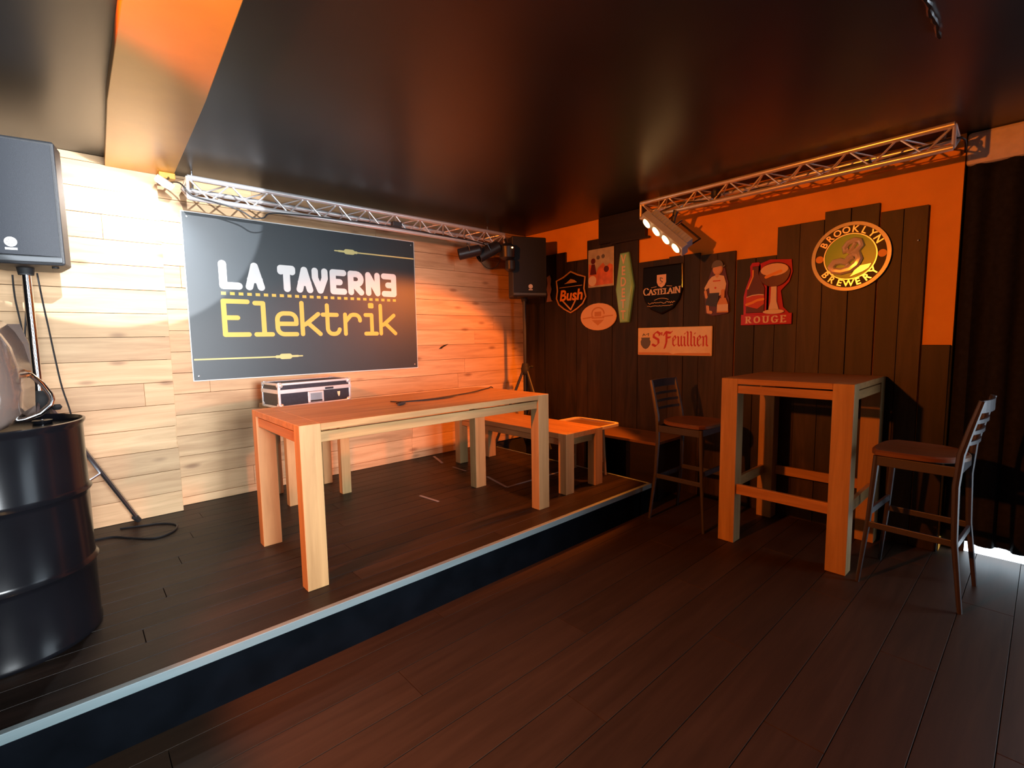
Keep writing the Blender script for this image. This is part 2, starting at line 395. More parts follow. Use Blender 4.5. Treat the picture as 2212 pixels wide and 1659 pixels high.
# tape marks on the stage
def tape(pts, wd, label):
    q = MB(Matrix.Translation((0,0,ZS+0.0005))); q.stroke(pts, wd, 0, 0.0008, flat=True)
    tag(q.build('floor_tape', M_tape), label, 'tape')
tape([(2.513, 3.10), (2.435, 2.765), (3.26, 2.765)], 0.022, 'worn white tape corner stuck on the stage below the low bench')
tape([(2.59, 4.02), (2.54, 3.86), (2.50, 3.74)], 0.024, 'short white tape line on the stage by the pine wall and bench leg')
tape([(1.846, 3.07), (1.872, 2.86)], 0.020, 'faint grey tape line on the stage under the long table')
tape([(2.49, 3.56), (2.49, 3.36)], 0.018, 'faint tape dash on the stage in the shadow behind the long table')

# ------------------------------------------------------------------ tables and benches
def leg_table(name, x0, x1, y0, y1, zb, zt, lw, ld, top, apron, inset, mats, label, cat, group=None, boards=0):
    e = empty(name, (x0, y0, zb), label=label, cat=cat, group=group)
    W = x1-x0; D = y1-y0; H = zt-zb
    q = MB()
    mlong = mats[0]
    if D > W: q.box((0.0, ld, H-top), (W, D-ld, H)); q.box((lw, 0, H-top), (W-lw, ld, H)); q.box((lw, D-ld, H-top), (W-lw, D, H))
    else: q.box((lw, 0, H-top), (W-lw, D, H)); q.box((0, ld, H-top), (lw, D-ld, H)); q.box((W-lw, ld, H-top), (W, D-ld, H))
    q.build('tabletop' if 'table' in name else 'seat', mlong, e, bevel=0.002)
    for sx in (0, 1):
        for sy in (0, 1):
            q = MB(); xa = 0 if not sx else W-lw; ya = 0 if not sy else D-ld
            q.box((xa, ya, 0), (xa+lw, ya+ld, H-0.0)); q.build('leg', mats[1], e, bevel=0.003)
    q = MB(); q.box((lw, inset, H-top-apron), (W-lw, inset+0.022, H-top-0.009)); q.build('apron', mats[2], e, bevel=0.002)
    q = MB(); q.box((lw, D-inset-0.022, H-top-apron), (W-lw, D-inset, H-top-0.009)); q.build('apron', mats[2], e, bevel=0.002)
    q = MB(); q.box((inset, ld, H-top-apron), (inset+0.022, D-ld, H-top-0.009)); q.build('apron', mats[3], e, bevel=0.002)
    q = MB(); q.box((W-inset-0.022, ld, H-top-apron), (W-inset, D-ld, H-top-0.009)); q.build('apron', mats[3], e, bevel=0.002)
    return e
leg_table('dining_table', 0.737, 2.352, 2.233, 2.985, ZS, 1.0, 0.098, 0.072, 0.032, 0.058, 0.012, (M_oakX, M_oakZ, M_oakX, M_oakY),
          'long solid wood table with thick square legs in the middle of the stage', 'table')
leg_table('bench', 2.61, 3.04, 2.31, 3.68, ZS, 0.674, 0.09, 0.075, 0.04, 0.055, 0.03, (M_oakY, M_oakZ, M_oakX, M_oakY),
          'low solid wood bench with square legs right of the long table on the stage', 'bench')
e = leg_table('bar_table', 3.165, 3.903, 0.705, 1.440, 0.0, 1.092, 0.100, 0.104, 0.035, 0.06, 0.006, (M_oakY, M_oakZ, M_oakX, M_oakY),
          'tall square wooden bar table with thick legs and foot rails beside the dark wall', 'table')
W = 0.738; D = 0.735
for a, c, mt in (((0.02, 0.104, 0.33), (0.045, D-0.104, 0.395), M_oakY), ((W-0.045, 0.104, 0.33), (W-0.02, D-0.104, 0.395), M_oakY),
             ((0.1, 0.02, 0.33), (W-0.1, 0.045, 0.395), M_oakX), ((0.1, D-0.045, 0.33), (W-0.1, D-0.02, 0.395), M_oakX)):
    q = MB(); q.box(a, c); q.build('foot_rail', mt, e, bevel=0.002)
# stand behind the long table that carries the flight case
e = empty('square_stool', (1.05, 3.60, ZS), label='wooden stool behind the long table with the flight case on it', cat='stool')
q = MB(); q.box((-0.02, -0.12, 0.66), (0.50, 0.36, 0.695)); q.build('seat', M_oakX, e, bevel=0.004)
for xa in (0.02, 0.40):
    for ya in (-0.09, 0.27):
        q = MB(); q.box((xa, ya, 0), (xa+0.07, ya+0.06, 0.66)); q.build('leg', M_oakZ, e, bevel=0.003)

M_palewood = wood('pale_wood', (0.72, 0.58, 0.36), (0.58, 0.44, 0.25), 'X', 0.45)
M_brownY = wood('brown_board', (0.20, 0.105, 0.05), (0.11, 0.055, 0.03), 'Y', 0.45)
# rounded tray-topped stool behind the bench
e = empty('tray_table', (3.225, 2.60, ZS), label='small pale wooden side table with a rounded raised rim behind the bench', cat='side table')
def rrect(x0, y0, x1, y1, r, n=5):
    P = []
    for cx, cy, a in ((x1-r, y0+r, -90), (x1-r, y1-r, 0), (x0+r, y1-r, 90), (x0+r, y0+r, 180)): P += arc(cx, cy, r, a, a+90, n)
    return P
o1 = rrect(-0.165, -0.22, 0.165, 0.26, 0.06); i1 = rrect(-0.14, -0.195, 0.14, 0.235, 0.045)
q = MB(); n = len(o1); z0, z1 = 0.405, 0.428
q.loft([[(x,y,z0) for x,y in o1], [(x,y,z1) for x,y in o1], [(x,y,z1) for x,y in i1], [(x,y,z0) for x,y in i1], [(x,y,z0) for x,y in o1]], cap=False)
q.build('rim', M_palewood, e, bevel=0.002)
q = MB(); q.prism(i1, 0.405, 0.412); q.build('tabletop', M_brownY, e)
for sx, sy in ((-1,-1),(1,-1),(-1,1),(1,1)):
    q = MB(); q.tube([(sx*0.055-0.06, sy*0.15, 0.405), (sx*0.075-0.06, sy*0.165, 0.002)], [0.017, 0.012]); q.build('leg', M_oakZ, e, smooth=True)
for sy in (-1, 1):
    q = MB(); q.tube([(-0.13, sy*0.155, 0.12), (0.01, sy*0.155, 0.12)], 0.008); q.build('stretcher', M_oakX, e, smooth=True)

# low dark bench box against the wall, beside the end of the stage
e = empty('low_box_bench', (3.50, 2.12, 0), label='dark low box bench with a brown board top between stage end and wall', cat='bench')
q = MB(); q.box((0, 0, 0.475), (0.42, 0.80, 0.50)); q.build('seat_board', M_brownY, e, bevel=0.003)
q = MB(); q.box((0.015, 0.015, 0), (0.04, 0.30, 0.475)); q.box((0.04, 0.015, 0), (0.41, 0.035, 0.475)); q.box((0.39, 0.035, 0), (0.41, 0.79, 0.475)); q.box((0.04, 0.76, 0), (0.39, 0.785, 0.475))
q.build('panel', M_cladY, e)

# ------------------------------------------------------------------ bar stools
def make_stool():
    e = empty('bar_stool', (0,0,0))
    for s in (-1, 1):
        q = MB(); q.tube([(s*0.205,-0.215,0.0),(s*0.190,-0.175,0.35),(s*0.180,-0.165,0.62),(s*0.175,-0.175,0.78),(s*0.172,-0.205,0.92),(s*0.170,-0.235,1.045)],
                         [0.011,0.014,0.016,0.017,0.016,0.013], 8); q.build('rear_leg', M_stool, e, smooth=True)
        q = MB(); q.tube([(s*0.205,0.21,0.0),(s*0.185,0.18,0.35),(s*0.172,0.16,0.715)], [0.010,0.013,0.016], 8); q.build('front_leg', M_stool, e, smooth=True)
        q = MB(); q.box((s*0.180-0.007,-0.16,0.665),(s*0.180+0.007,0.155,0.715)); q.build('seat_rail', M_stool, e, bevel=0.002)
        for zz in (0.335,):
            q = MB(); q.box((s*0.190-0.006,-0.175,zz-0.016),(s*0.190+0.006,0.18,zz+0.016)); q.build('side_rail', M_stool, e, bevel=0.002)
    q = MB(); q.box((-0.172,0.148,0.665),(0.172,0.162,0.715)); q.box((-0.172,-0.172,0.665),(0.172,-0.158,0.715)); q.build('seat_rail', M_stool, e, bevel=0.002)
    q = MB(); q.box((-0.188,0.170,0.385),(0.188,0.184,0.42)); q.build('foot_rail', M_stool, e, bevel=0.002)
    q = MB(); q.box((-0.188,-0.184,0.30),(0.188,-0.170,0.335)); q.build('foot_rail', M_stool, e, bevel=0.002)
    P = arc(0, -0.02, 0.195, 180, 360, 16, 0.17); P += [(0.205, 0.08), (0.20, 0.16)]+arc(0, 0.16, 0.19, 10, 170, 12, 0.045)+[(-0.20, 0.16), (-0.205, 0.08)]
    q = MB()
    q.loft([[(x*0.93,y*0.93,0.716) for x,y in P], [(x,y,0.724) for x,y in P], [(x,y,0.742) for x,y in P], [(x*0.95,y*0.95,0.750) for x,y in P], [(x*0.6,y*0.6,0.742) for x,y in P]])
    q.build('seat', M_seat, e, smooth=True)
    for z0, z1 in ((0.985, 1.045), (0.93, 0.95), (0.875, 0.895), (0.82, 0.84)):
        q = MB(); zc = (z0+z1)/2; yb = -0.175-0.06*max(0,(zc-0.78))/0.265
        rings = []
        for k in range(9):
            u = -1+2*k/8; x = u*0.168; y = yb-0.025*(1-u*u)
            rings.append([(x,y-0.006,z0),(x,y+0.006,z0),(x,y+0.006,z1),(x,y-0.006,z1)])
        q.loft(rings); q.build('top_rail' if z1 > 1 else 'back_slat', M_stool, e, bevel=0.002)
    return e
st = make_stool(); st.location = (3.375, 1.755, 0); st.rotation_euler = (0,0,PI)
tag(st, 'ladder-back bar stool with brown seat left of the bar table', 'stool', 'bar stools')
s2 = copy_tree(st); s2.location = (3.345, 0.425, 0); s2.rotation_euler = (0,0,math.radians(-3))
tag(s2, 'ladder-back bar stool in shadow between bar table and black curtain', 'stool', 'bar stools')

# ------------------------------------------------------------------ curtain
def curtain(name, y0, y1, x, z0, z1, folds, amp, label, seed):
    rnd = random.Random(seed); q = MB(); n = folds*8; rows = 14; vs = []
    for j in range(rows+1):
        f = j/rows; z = z1+(z0-z1)*f
        for i in range(n+1):
            u = i/n; y = y0+(y1-y0)*u
            ph = u*folds*2*PI
            dx = amp*math.cos(ph+0.4*math.sin(u*9+seed))*(0.5+0.5*f)
            zz = z+(0.028*math.cos(ph*0.5)-0.02 if j == 0 else 0)
            vs.append((x+dx, y+0.012*math.sin(ph*1.7)*f, zz))
    fs = [(j*(n+1)+i, j*(n+1)+i+1, (j+1)*(n+1)+i+1, (j+1)*(n+1)+i) for j in range(rows) for i in range(n)]
    q.add(vs, fs); o = q.build(name, M_curtain, smooth=True)
    s = o.modifiers.new('thick', 'SOLIDIFY'); s.thickness = 0.004
    return tag(o, label, 'curtain')
curtain('curtain', 0.400, -0.55, 3.985, 0.085, 2.40, 7, 0.030, 'black floor-length curtain over the door at the right with daylight under it', 1)

# ------------------------------------------------------------------ banner
bn = empty('banner', M=frame((0.65, YW-0.024, 1.108), (1,0,0), (0,0,1)), label='large black banner with white and yellow lettering on the pine wall', cat='banner')
BW, BH = 1.822, 1.17
q = MB(); q.box((-0.006,-0.006,0),(BW+0.006,BH+0.006,0.004)); q.build('backing_board', M_white, bn)
q = MB(); q.box((0,0,0.004),(BW,BH,0.0065)); q.build('printed_panel', M_banner, bn)
def banner_part(name, strokes, wd, mt, flatjoin=False):
    q = MB(); 
    for s in strokes: q.stroke(s, wd, 0.0066, 0.0074)
    q.build(name, mt, bn)
# upper line, bold round sans
T = 0.052; h = T/2; y0, y1 = 0.653, 0.860
Lt = []
def box_pts(x0, x1): return x0+h, x1-h, y0+h, y1-h
a, c, lo, hi = box_pts(0.199, 0.351); Lt += [[(a,hi),(a,lo),(c,lo)]]
for x0, x1 in ((0.371,0.505),(0.738,0.870)):
    a, c, lo, hi = box_pts(x0, x1); mid = (a+c)/2; ym = lo+0.055
    Lt += [[(a,lo),(mid,hi)], [(c,lo),(mid,hi)], [(a+(mid-a)*0.3,ym),(c-(c-mid)*0.3,ym)]]
a, c, lo, hi = box_pts(0.600, 0.735); mid = (a+c)/2; Lt += [[(a,hi-0.022),(a,hi),(c,hi),(c,hi-0.022)], [(mid,hi),(mid,lo)]]
a, c, lo, hi = box_pts(0.863, 0.994); mid = (a+c)/2; Lt += [[(a,hi),(a,hi-0.055),(mid,lo)], [(c,hi),(c,hi-0.055),(mid,lo)]]
a, c, lo, hi = box_pts(1.011, 1.155); Lt += [[(c,hi),(a,hi),(a,lo),(c,lo)], [(a,(lo+hi)/2),(c-0.035,(lo+hi)/2)]]
a, c, lo, hi = box_pts(1.166, 1.310); r = 0.043; cy = hi-r
Lt += [[(a,lo),(a,hi),(c-r-0.004,hi)]+arc(c-r, cy, r, 90, -90, 8)+[(a,cy-r)], [(a+0.025,cy-r),(c,lo)]]
a, c, lo, hi = box_pts(1.326, 1.464); Lt += [[(a,lo),(a,hi),(c,lo),(c,hi)]]
a, c, lo, hi = box_pts(1.477, 1.626); Lt += [[(a,hi),(c,hi),(c,lo),(a,lo)], [(c,(lo+hi)/2),(a+0.038,(lo+hi)/2)]]
banner_part('white_lettering', Lt, T, M_white)
# dotted line
q = MB()
for k in range(25):
    x = 0.206+k*(1.413-0.034)/24; q.box((x, 0.612, 0.0066), (x+0.031, 0.634, 0.0074))
q.build('dash_row', M_yellow, bn)
# lower line, monoline slab
T = 0.034; h = T/2; lo, hi = 0.306+h, 0.588-h
E_ = []
E_ += [[(0.391-h,hi-0.004),(0.199+h,hi-0.004),(0.199+h,lo),(0.391-h,lo)], [(0.199+h,(lo+hi)/2),(0.32-h,(lo+hi)/2)]]
E_ += [[(0.409+h,hi-0.012),(0.482,hi-0.012),(0.482,lo)], [(0.409+h,lo),(0.556-h,lo)]]
xh = 0.503-h; a, c = 0.563+h, 0.739-h; ym = (lo+xh)/2; r = 0.05
E_ += [[(a,ym),(c,ym)]+arc(c-r,xh-r,r,0,90,6)+arc(a+r,xh-r,r,90,180,6)+arc(a+r,lo+r,r,180,270,6)+[(c,lo)]]
def k_(a, c): return [[(a,hi),(a,lo)], [(c-0.012,xh),(a+0.03,ym)], [(a,ym-0.012),(a+0.03,ym)], [(a+0.045,ym+0.008),(c,lo)]]
E_ += k_(0.752+h, 0.928-h)
a, c = 0.920+h, 1.092-h; r = 0.045
E_ += [[(a,xh-0.004),(c-0.02,xh-0.004)], [(a+0.037,hi-0.012),(a+0.037,lo+r)]+arc(a+0.037+r,lo+r,r,180,270,6)+arc(c-r,lo+r,r,270,350,6)]
a, c = 1.110+h, 1.277-h
E_ += [[(a,xh),(a,lo)], [(a,ym+0.02),(a+0.05,xh-0.006),(a+0.07,xh)]+arc(c-0.045,xh-0.045,0.045,90,-5,6)]
a, c = 1.295+h, 1.433-h; E_ += [[(a,xh),(1.370,xh),(1.370,lo)], [(a,lo),(c,lo)]]
E_ += k_(1.440+h, 1.617-h)
banner_part('yellow_lettering', E_, T, M_yellow)
q = MB(); q.prism(rrect(1.340, 0.545, 1.392, 0.592, 0.012, 3), 0.0066, 0.0074); q.build('letter_dot', M_yellow, bn)
# two jack plug drawings
def plug(pts, name):
    q = MB()
    for s, wd in pts: q.stroke(s, wd, 0.0066, 0.0074)
    q.build(name, M_paleyellow, bn)
plug([([(0.012,0.148),(0.566,0.148)],0.011), ([(0.56,0.148),(0.585,0.148)],0.022), ([(0.60,0.149),(0.655,0.149)],0.042), ([(0.66,0.149),(0.72,0.149)],0.016), ([(0.70,0.149),(0.755,0.149)],0.010)], 'plug_drawing')
plug([([(1.240,1.016),(1.814,1.016)],0.011), ([(1.235,1.016),(1.255,1.016)],0.022), ([(1.165,1.016),(1.220,1.016)],0.042), ([(1.10,1.015),(1.16,1.015)],0.016), ([(1.065,1.015),(1.11,1.015)],0.010)], 'plug_drawing')
for x, y in ((0.03,0.03),(BW-0.03,0.03),(0.03,BH-0.03),(BW-0.03,BH-0.03)):
    q = MB(); q.lathe([(0.006,0.0066),(0.006,0.009),(0.002,0.010)], 10, Matrix.Translation((x,y,0))); q.build('screw', M_steel, bn)

# ------------------------------------------------------------------ lighting trusses
def truss(name, a, b_, drop, back, n, label, group):
    A = Vector(a); B = Vector(b_); d = (B-A); L = d.length; d.normalize()
    e = empty(name, tuple(A), label=label, cat='truss', group=group)
    back = Vector(back); dz = Vector((0,0,-drop)); third = back+dz*0.25
    ch = [Vector((0,0,0)), dz, third]
    for c in ch:
        q = MB(); q.tube([c, c+d*L], 0.0165, 10); q.build('chord', M_alu, e, smooth=True)
    for (p, r, off, nm) in ((0,1,0,'front_lacing'), (0,2,0.5,'top_lacing'), (1,2,0.25,'bottom_lacing')):
        q = MB(); path = []
        for k in range(2*n+1):
            path.append((ch[p] if k % 2 == 0 else ch[r])+d*(L*k/(2*n)))
        for u, v in zip(path, path[1:]): q.tube([u, v], 0.0055, 6)
        q.build(nm, M_alu, e, smooth=True)
    for s in (0, L):
        q = MB()
        for u, v in ((0,1),(1,2),(2,0)): q.tube([ch[u]+d*s, ch[v]+d*s], 0.010, 8)
        q.build('end_frame', M_alu, e, smooth=True)
    for s in (0.06, L-0.06):
        q = MB(); q.tube([ch[2]+d*s, ch[2]+d*s+Vector((0,0,CEIL-A.z+drop*0.25-0.002))], 0.006, 6); q.build('hanger', M_steel, e)
    return e
truss('lighting_truss', (0.640, 3.72, 2.415), (3.30, 3.72, 2.398), 0.125, (0, 0.19, 0), 11,
      'silver triangular truss along the pine wall above the banner', 'lighting trusses')
truss('lighting_truss', (3.60, 2.35, 2.462), (3.60, 0.415, 2.474), 0.118, (0.18, 0, 0), 8,
      'silver triangular truss along the orange wall carrying the amber lamp bar', 'lighting trusses')
# orange strip added in place of the right truss's shadow band on the wall
q = MB(); q.box((XW-0.03, 0.42, 2.395), (XW-0.001, 2.10, 2.425)); tag(q.build('trim_4', M_orange, bevel=0.002), kind='structure')

# the floodlight body beside the duct end
Mf = Vector((-0.30, 0.21, -0.485)).normalized().to_track_quat('Z', 'Y').to_matrix().to_4x4(); Mf.translation = Vector((0.515, 3.76, 2.352))
fl_ = empty('floodlight', M=Mf, label='small white floodlight at the duct end lighting the pine boards', cat='stage light')
q = MB(); q.box((-0.045,-0.035,-0.04),(0.045,0.035,0.0)); q.build('housing', M_white, fl_, bevel=0.004)
q = MB(); q.box((-0.038,-0.028,0.0),(0.038,0.028,0.003)); q.build('lens', mat('flood_lens', (1,1,1), 0.3, emit=(0.95,0.97,1.0), es=30), fl_)
q = MB(Mf.inverted()); q.tube([(0.53,3.77,2.385),(0.56,3.84,2.42),(0.565,3.88,2.44)], 0.006, 6); q.build('bracket', M_blackmetal, fl_)

# ------------------------------------------------------------------ lamp bar
ax = Vector((0, -0.745, -0.667)).normalized(); nn = Vector((-0.62, 0.52, -0.585)); nn = (nn-ax*nn.dot(ax)).normalized()
vv = nn.cross(ax)                              # u = ax, v = vv, n = nn
cen = Vector((3.50, 2.095, 2.155))
Mb = frame(cen, ax, vv); Mb = Matrix((ax, nn.cross(ax), nn)).transposed().to_4x4(); Mb.translation = cen
lb = empty('lamp_bar', M=Mb, label='grey four-lens amber stage lamp bar hanging tilted from the right truss', cat='stage light')
q = MB(); q.box((-0.235, -0.052, -0.055), (0.235, 0.052, 0.0)); q.build('housing', M_lampgrey, lb, bevel=0.004)
q = MB(); q.box((-0.20, -0.035, -0.115), (0.215, 0.040, -0.055))
for k in range(14): q.box((-0.19+k*0.029, -0.04, -0.112), (-0.187+k*0.029, 0.045, -0.058))
q.build('heat_sink', M_lampgrey, lb, bevel=0.002)
for k in range(4):
    x = -0.171+k*0.114
    q = MB(); q.lathe([(0.046,0.0),(0.046,0.006),(0.040,0.008)], 24, Matrix.Translation((x,0,0))); r_ = q.build('bezel', M_lampgrey, lb, smooth=True)
    q = MB(); q.lathe([(0.039,0.008),(0.036,0.014),(0.018,0.019),(0.004,0.020)], 24, Matrix.Translation((x,0,0))); q.build('lens', M_led, r_, smooth=True)
q = MB(); q.tube([(-0.02,-0.04,-0.08),(-0.02,-0.06,-0.20),(0.20,-0.06,-0.20),(0.20,-0.04,-0.08)], 0.008, 6); q.build('bracket', M_blackmetal, lb)
q = MB(); q.tube([(0.02, 0.02,-0.112),(0.02,0.02,-0.18)], 0.009, 8); q.tube([(-0.06, 0.02,-0.112),(-0.06,0.03,-0.17)], 0.006, 8); q.build('knob', M_chrome, lb, smooth=True)
q = MB(Mb.inverted()); q.tube([(3.60,2.03,2.345),(3.60,2.05,2.29),(3.60,2.055,2.25)], [0.022,0.018,0.016], 8); q.build('clamp', M_blackmetal, lb, smooth=True)

def par_can(loc, aim, size, label, lamp=None):
    loc = Vector(loc); aim = Vector(aim).normalized(); s = size
    q_ = aim.to_track_quat('Z', 'Y').to_matrix().to_4x4(); q_.translation = loc
    e = empty('spotlight', M=q_, label=label, cat='stage light', group='small black spotlights on the trusses')
    q = MB(); q.lathe([(0.25*s,-1.0*s),(0.42*s,-0.85*s),(0.46*s,-0.3*s),(0.46*s,0.9*s),(0.40*s,0.9*s),(0.38*s,0.5*s),(0.05*s,0.48*s)], 20); q.build('can', M_blackmetal, e, smooth=True)
    q = MB(); q.tube([(-0.5*s,0,0),(-0.52*s,0.55*s,0),(0,0.72*s,0),(0.52*s,0.55*s,0),(0.5*s,0,0)], 0.05*s, 6); q.build('yoke', M_blackmetal, e)
    return e
par_can((2.845, 3.70, 2.175), (-0.80, 0.50, -0.22), 0.115, 'small black spotlight under the left truss near its right end')
par_can((3.05, 3.67, 2.20), (-0.75, 0.3, -0.45), 0.13, 'black spotlight hanging between the left truss and right loudspeaker')
q = MB(); q.box((2.84, 3.712, 2.235), (2.865, 3.728, 2.30)); tag(q.build('truss_clamp', M_steel, bevel=0.002), 'pale metal clamp holding the small black spotlight to the truss', 'clamp')
q = MB(); q.box((2.04, 3.66, 2.30), (2.125, 3.705, 2.338)); tag(q.build('junction_box', M_blackplastic, bevel=0.006), 'small black connector box on the lower tube of the left truss', 'connector')
def mini(loc, r, label):
    q = MB(); q.lathe([(r*0.5,-r),(r,-r*0.55),(r,r*0.5),(r*0.6,r)], 16, Matrix.Translation(loc)); tag(q.build('spotlight', M_blackmetal, smooth=True), label, 'stage light', 'small black spotlights on the trusses')
mini((3.62, 1.725, 2.405), 0.034, 'small round black spotlight in the right truss above the lamp bar side')
q = MB(frame((3.64, 0.86, 2.372), (0,-1,0.05), (0,0,1))); q.box((-0.09,-0.018,-0.03),(0.075,0.022,0.03)); tag(q.build('driver_box', M_blackplastic, bevel=0.01), 'flat black power box lying in the right truss near its right end', 'power box')

# ------------------------------------------------------------------ loudspeakers
def speaker(loc, rz, W, H, D, label):
    e = empty('loudspeaker', loc, rz, label=label, cat='loudspeaker', group='loudspeakers on stands')
    # plan: front wide (local -y), back narrow
    w2 = W/2; pl_ = [(-w2,-D*0.5),(w2,-D*0.5),(w2,-D*0.12),(w2*0.62,D*0.5),(-w2*0.62,D*0.5),(-w2,-D*0.12)]
    q = MB(); q.loft([[(x*0.97,y*0.97,0) for x,y in pl_], [(x,y,0.012) for x,y in pl_], [(x,y,H-0.012) for x,y in pl_], [(x*0.97,y*0.97,H) for x,y in pl_]])
    q.build('cabinet', M_blackplastic, e, bevel=0.008)
    q = MB(); P = []
    n = 8
    rings = []
    for k in range(n+1):
        u = -1+2*k/n; x = u*(w2-0.014); y = -D*0.5-0.004-0.016*(1-u*u)
        rings.append([(x,y,0.042),(x,-D*0.5+0.002,0.042),(x,-D*0.5+0.002,H-0.022),(x,y,H-0.022)])
    q.loft(rings); q.build('grille', M_grille, e, smooth=True)
    q = MB(); q.box((-w2+0.008,-D*0.5-0.012,0.012),(w2-0.008,-D*0.5,0.038)); q.build('lower_lip', mat('speaker_lip', (0.10,0.11,0.12), 0.4), e, bevel=0.004)
    q = MB(frame((0,-D*0.5-0.021,0.098), (1,0,0), (0,0,1)))
    q.lathe([(0.0225,0),(0.0225,0.002)], 24); q.prism([(-0.021,-0.037),(0.021,-0.037),(0.021,-0.027),(-0.021,-0.027)], 0, 0.002); lg = q.build('badge', M_white, e)
    q = MB(frame((0,-D*0.5-0.0235,0.098), (1,0,0), (0,0,1)))
    for k in range(6):
        a = k*PI/3; q.lathe([(0.0022,0),(0.0022,0.0006)], 8, Matrix.Translation((0.012*math.cos(a),0.012*math.sin(a),0)))
    q.build('badge_mark', M_greyprint, lg)
    q = MB(); 
    for x in (-w2+0.05, w2-0.05): q.lathe([(0.014,-0.008),(0.014,0.0)], 12, Matrix.Translation((x,-D*0.3,0)))
    q.build('foot', M_rubber, e)
    q = MB(); q.lathe([(0.03,-0.035),(0.035,0.0)], 16); q.build('pole_socket', M_rubber, e, smooth=True)
    return e
speaker((-0.125, 3.50, 1.765), math.radians(-10), 0.365, 0.590, 0.34, 'black loudspeaker at the left edge on a chrome pole in bright light')
speaker((3.565, 3.72, 1.785), math.radians(-24), 0.365, 0.590, 0.34, 'black loudspeaker in the corner at the right end of the pine wall')

def stand(loc, top, hub, R, angs, polemat, legmat, r, label):
    e = empty('speaker_stand', loc, label=label, cat='speaker stand', group='tripod speaker stands')
    q = MB(); q.tube([(0,0,hub*0.35),(0,0,top*0.55)], r*1.2, 14); q.build('lower_tube', polemat, e, smooth=True)
    q = MB(); q.tube([(0,0,top*0.55),(0,0,top)], r, 14); q.build('pole', polemat, e, smooth=True)
    q = MB(); q.lathe([(r*1.9,top*0.55-0.05),(r*2.1,top*0.55),(r*1.6,top*0.55+0.03)], 16); cl_ = q.build('collar', M_rubber, e, smooth=True)
    q = MB(); q.tube([(0,-0.01,top*0.55-0.015),(0.05,-0.03,top*0.55-0.010)], 0.009, 8); q.lathe([(0.014,-0.014),(0.022,0.0),(0.014,0.014)], 12, Matrix.Translation((0.062,-0.035,top*0.55-0.008))); q.build('knob', M_rubber, cl_, smooth=True)
    q = MB(); q.lathe([(r*1.7,hub-0.04),(r*2.4,hub-0.02),(r*2.4,hub+0.03),(r*1.5,hub+0.06)], 16); q.build('hub', M_rubber, e, smooth=True)
    q = MB(); q.lathe([(r*1.6,hub*0.35-0.02),(r*2.0,hub*0.35),(r*1.6,hub*0.35+0.05)], 16); q.build('brace_collar', M_rubber, e, smooth=True)
    for a in angs:
        c, s = math.cos(math.radians(a)), math.sin(math.radians(a))
        q = MB(); q.tube([(c*0.03,s*0.03,hub),(c*R*0.97,s*R*0.97,0.035)], 0.014, 8); lg = q.build('leg', legmat, e, smooth=True)
        q = MB(); q.tube([(c*R*0.93,s*R*0.93,0.055),(c*R*0.985,s*R*0.985,0.020)], [0.018,0.016], 8); q.build('rubber_foot', M_rubber, lg, smooth=True)
        q = MB(); q.tube([(c*0.03,s*0.03,hub*0.37),(c*R*0.55,s*R*0.55,hub*0.46)], 0.007, 6); q.build('brace', legmat, e, smooth=True)
    return e
stand((-0.125, 3.50, ZS), 1.525, 0.86, 0.55, (45, 160, 255), M_chrome, M_steel, 0.0185, 'chrome tripod stand holding the left loudspeaker behind the black drum')
stand((3.565, 3.72, ZS), 1.545, 0.80, 0.40, (168, 265, 30), M_blackmetal, M_blackmetal, 0.019, 'dark tripod stand holding the corner loudspeaker behind the bench')

# ------------------------------------------------------------------ oil drum
dr_ = empty('oil_drum', (-0.258, 2.67, ZS), label='glossy black steel drum standing at the left end of the stage', cat='drum')
R_ = 0.288; Hh = 0.857; prof = []
prof += [(R_*0.985, 0.0), (R_*1.0, 0.006), (R_*1.0, 0.018), (R_*0.985, 0.026)]
def hoop(z): return [(R_*0.985, z-0.022), (R_*0.995, z-0.012), (R_*1.022, z), (R_*0.995, z+0.012), (R_*0.985, z+0.022)]
prof += hoop(0.285)+hoop(0.575)+[(R_*0.985, Hh-0.03), (R_*0.99, Hh-0.02), (R_*1.015, Hh-0.008), (R_*1.015, Hh), (R_*0.985, Hh+0.002), (R_*0.97, Hh-0.004), (R_*0.965, Hh-0.025), (0.01, Hh-0.024)]
q = MB(); q.lathe(prof, 64); q.build('body', M_drum, dr_, smooth=True)
q = MB(); q.lathe([(0.03,Hh-0.024),(0.032,Hh-0.01),(0.02,Hh-0.008)], 16, Matrix.Translation((0.16,0.1,0))); q.build('bung', M_drum, dr_, smooth=True)

# clear plastic chair lying on the drum
ch = empty('clear_chair', (-0.20, 2.60, ZS+Hh), label='smoky clear plastic chair with bent chrome legs lying on the black drum', cat='chair')
q = MB()
path = [(-0.30,0.02,0.012),(0.0,0.0,0.014),(0.06,-0.005,0.018),(0.105,0.0,0.035),(0.135,0.005,0.065),(0.142,0.01,0.085),(0.138,0.015,0.105),(0.118,0.03,0.145),(0.09,0.05,0.18),(0.05,0.08,0.195),(-0.2,0.10,0.20)]
q.tube(path, 0.0095, 10); q.build('leg_frame', M_chrome, ch, smooth=True)
q = MB(); prof = [(-0.30,0.42),(-0.06,0.42),(0.028,0.39),(0.055,0.35),(0.075,0.30),(0.088,0.22),(0.095,0.14),(0.090,0.06),(0.06,0.02)]
vs = []
for x, z in prof[1:]:
    vs += [(x,0.10,z),(x-0.04,-0.10,z-0.015),(x-0.10,-0.18,z-0.04)]
fs = []
for k in range(len(prof)-2):
    for j in range(2): fs.append((k*3+j, k*3+j+1, (k+1)*3+j+1, (k+1)*3+j))
q.add(vs, fs)
vs = []; fs = []
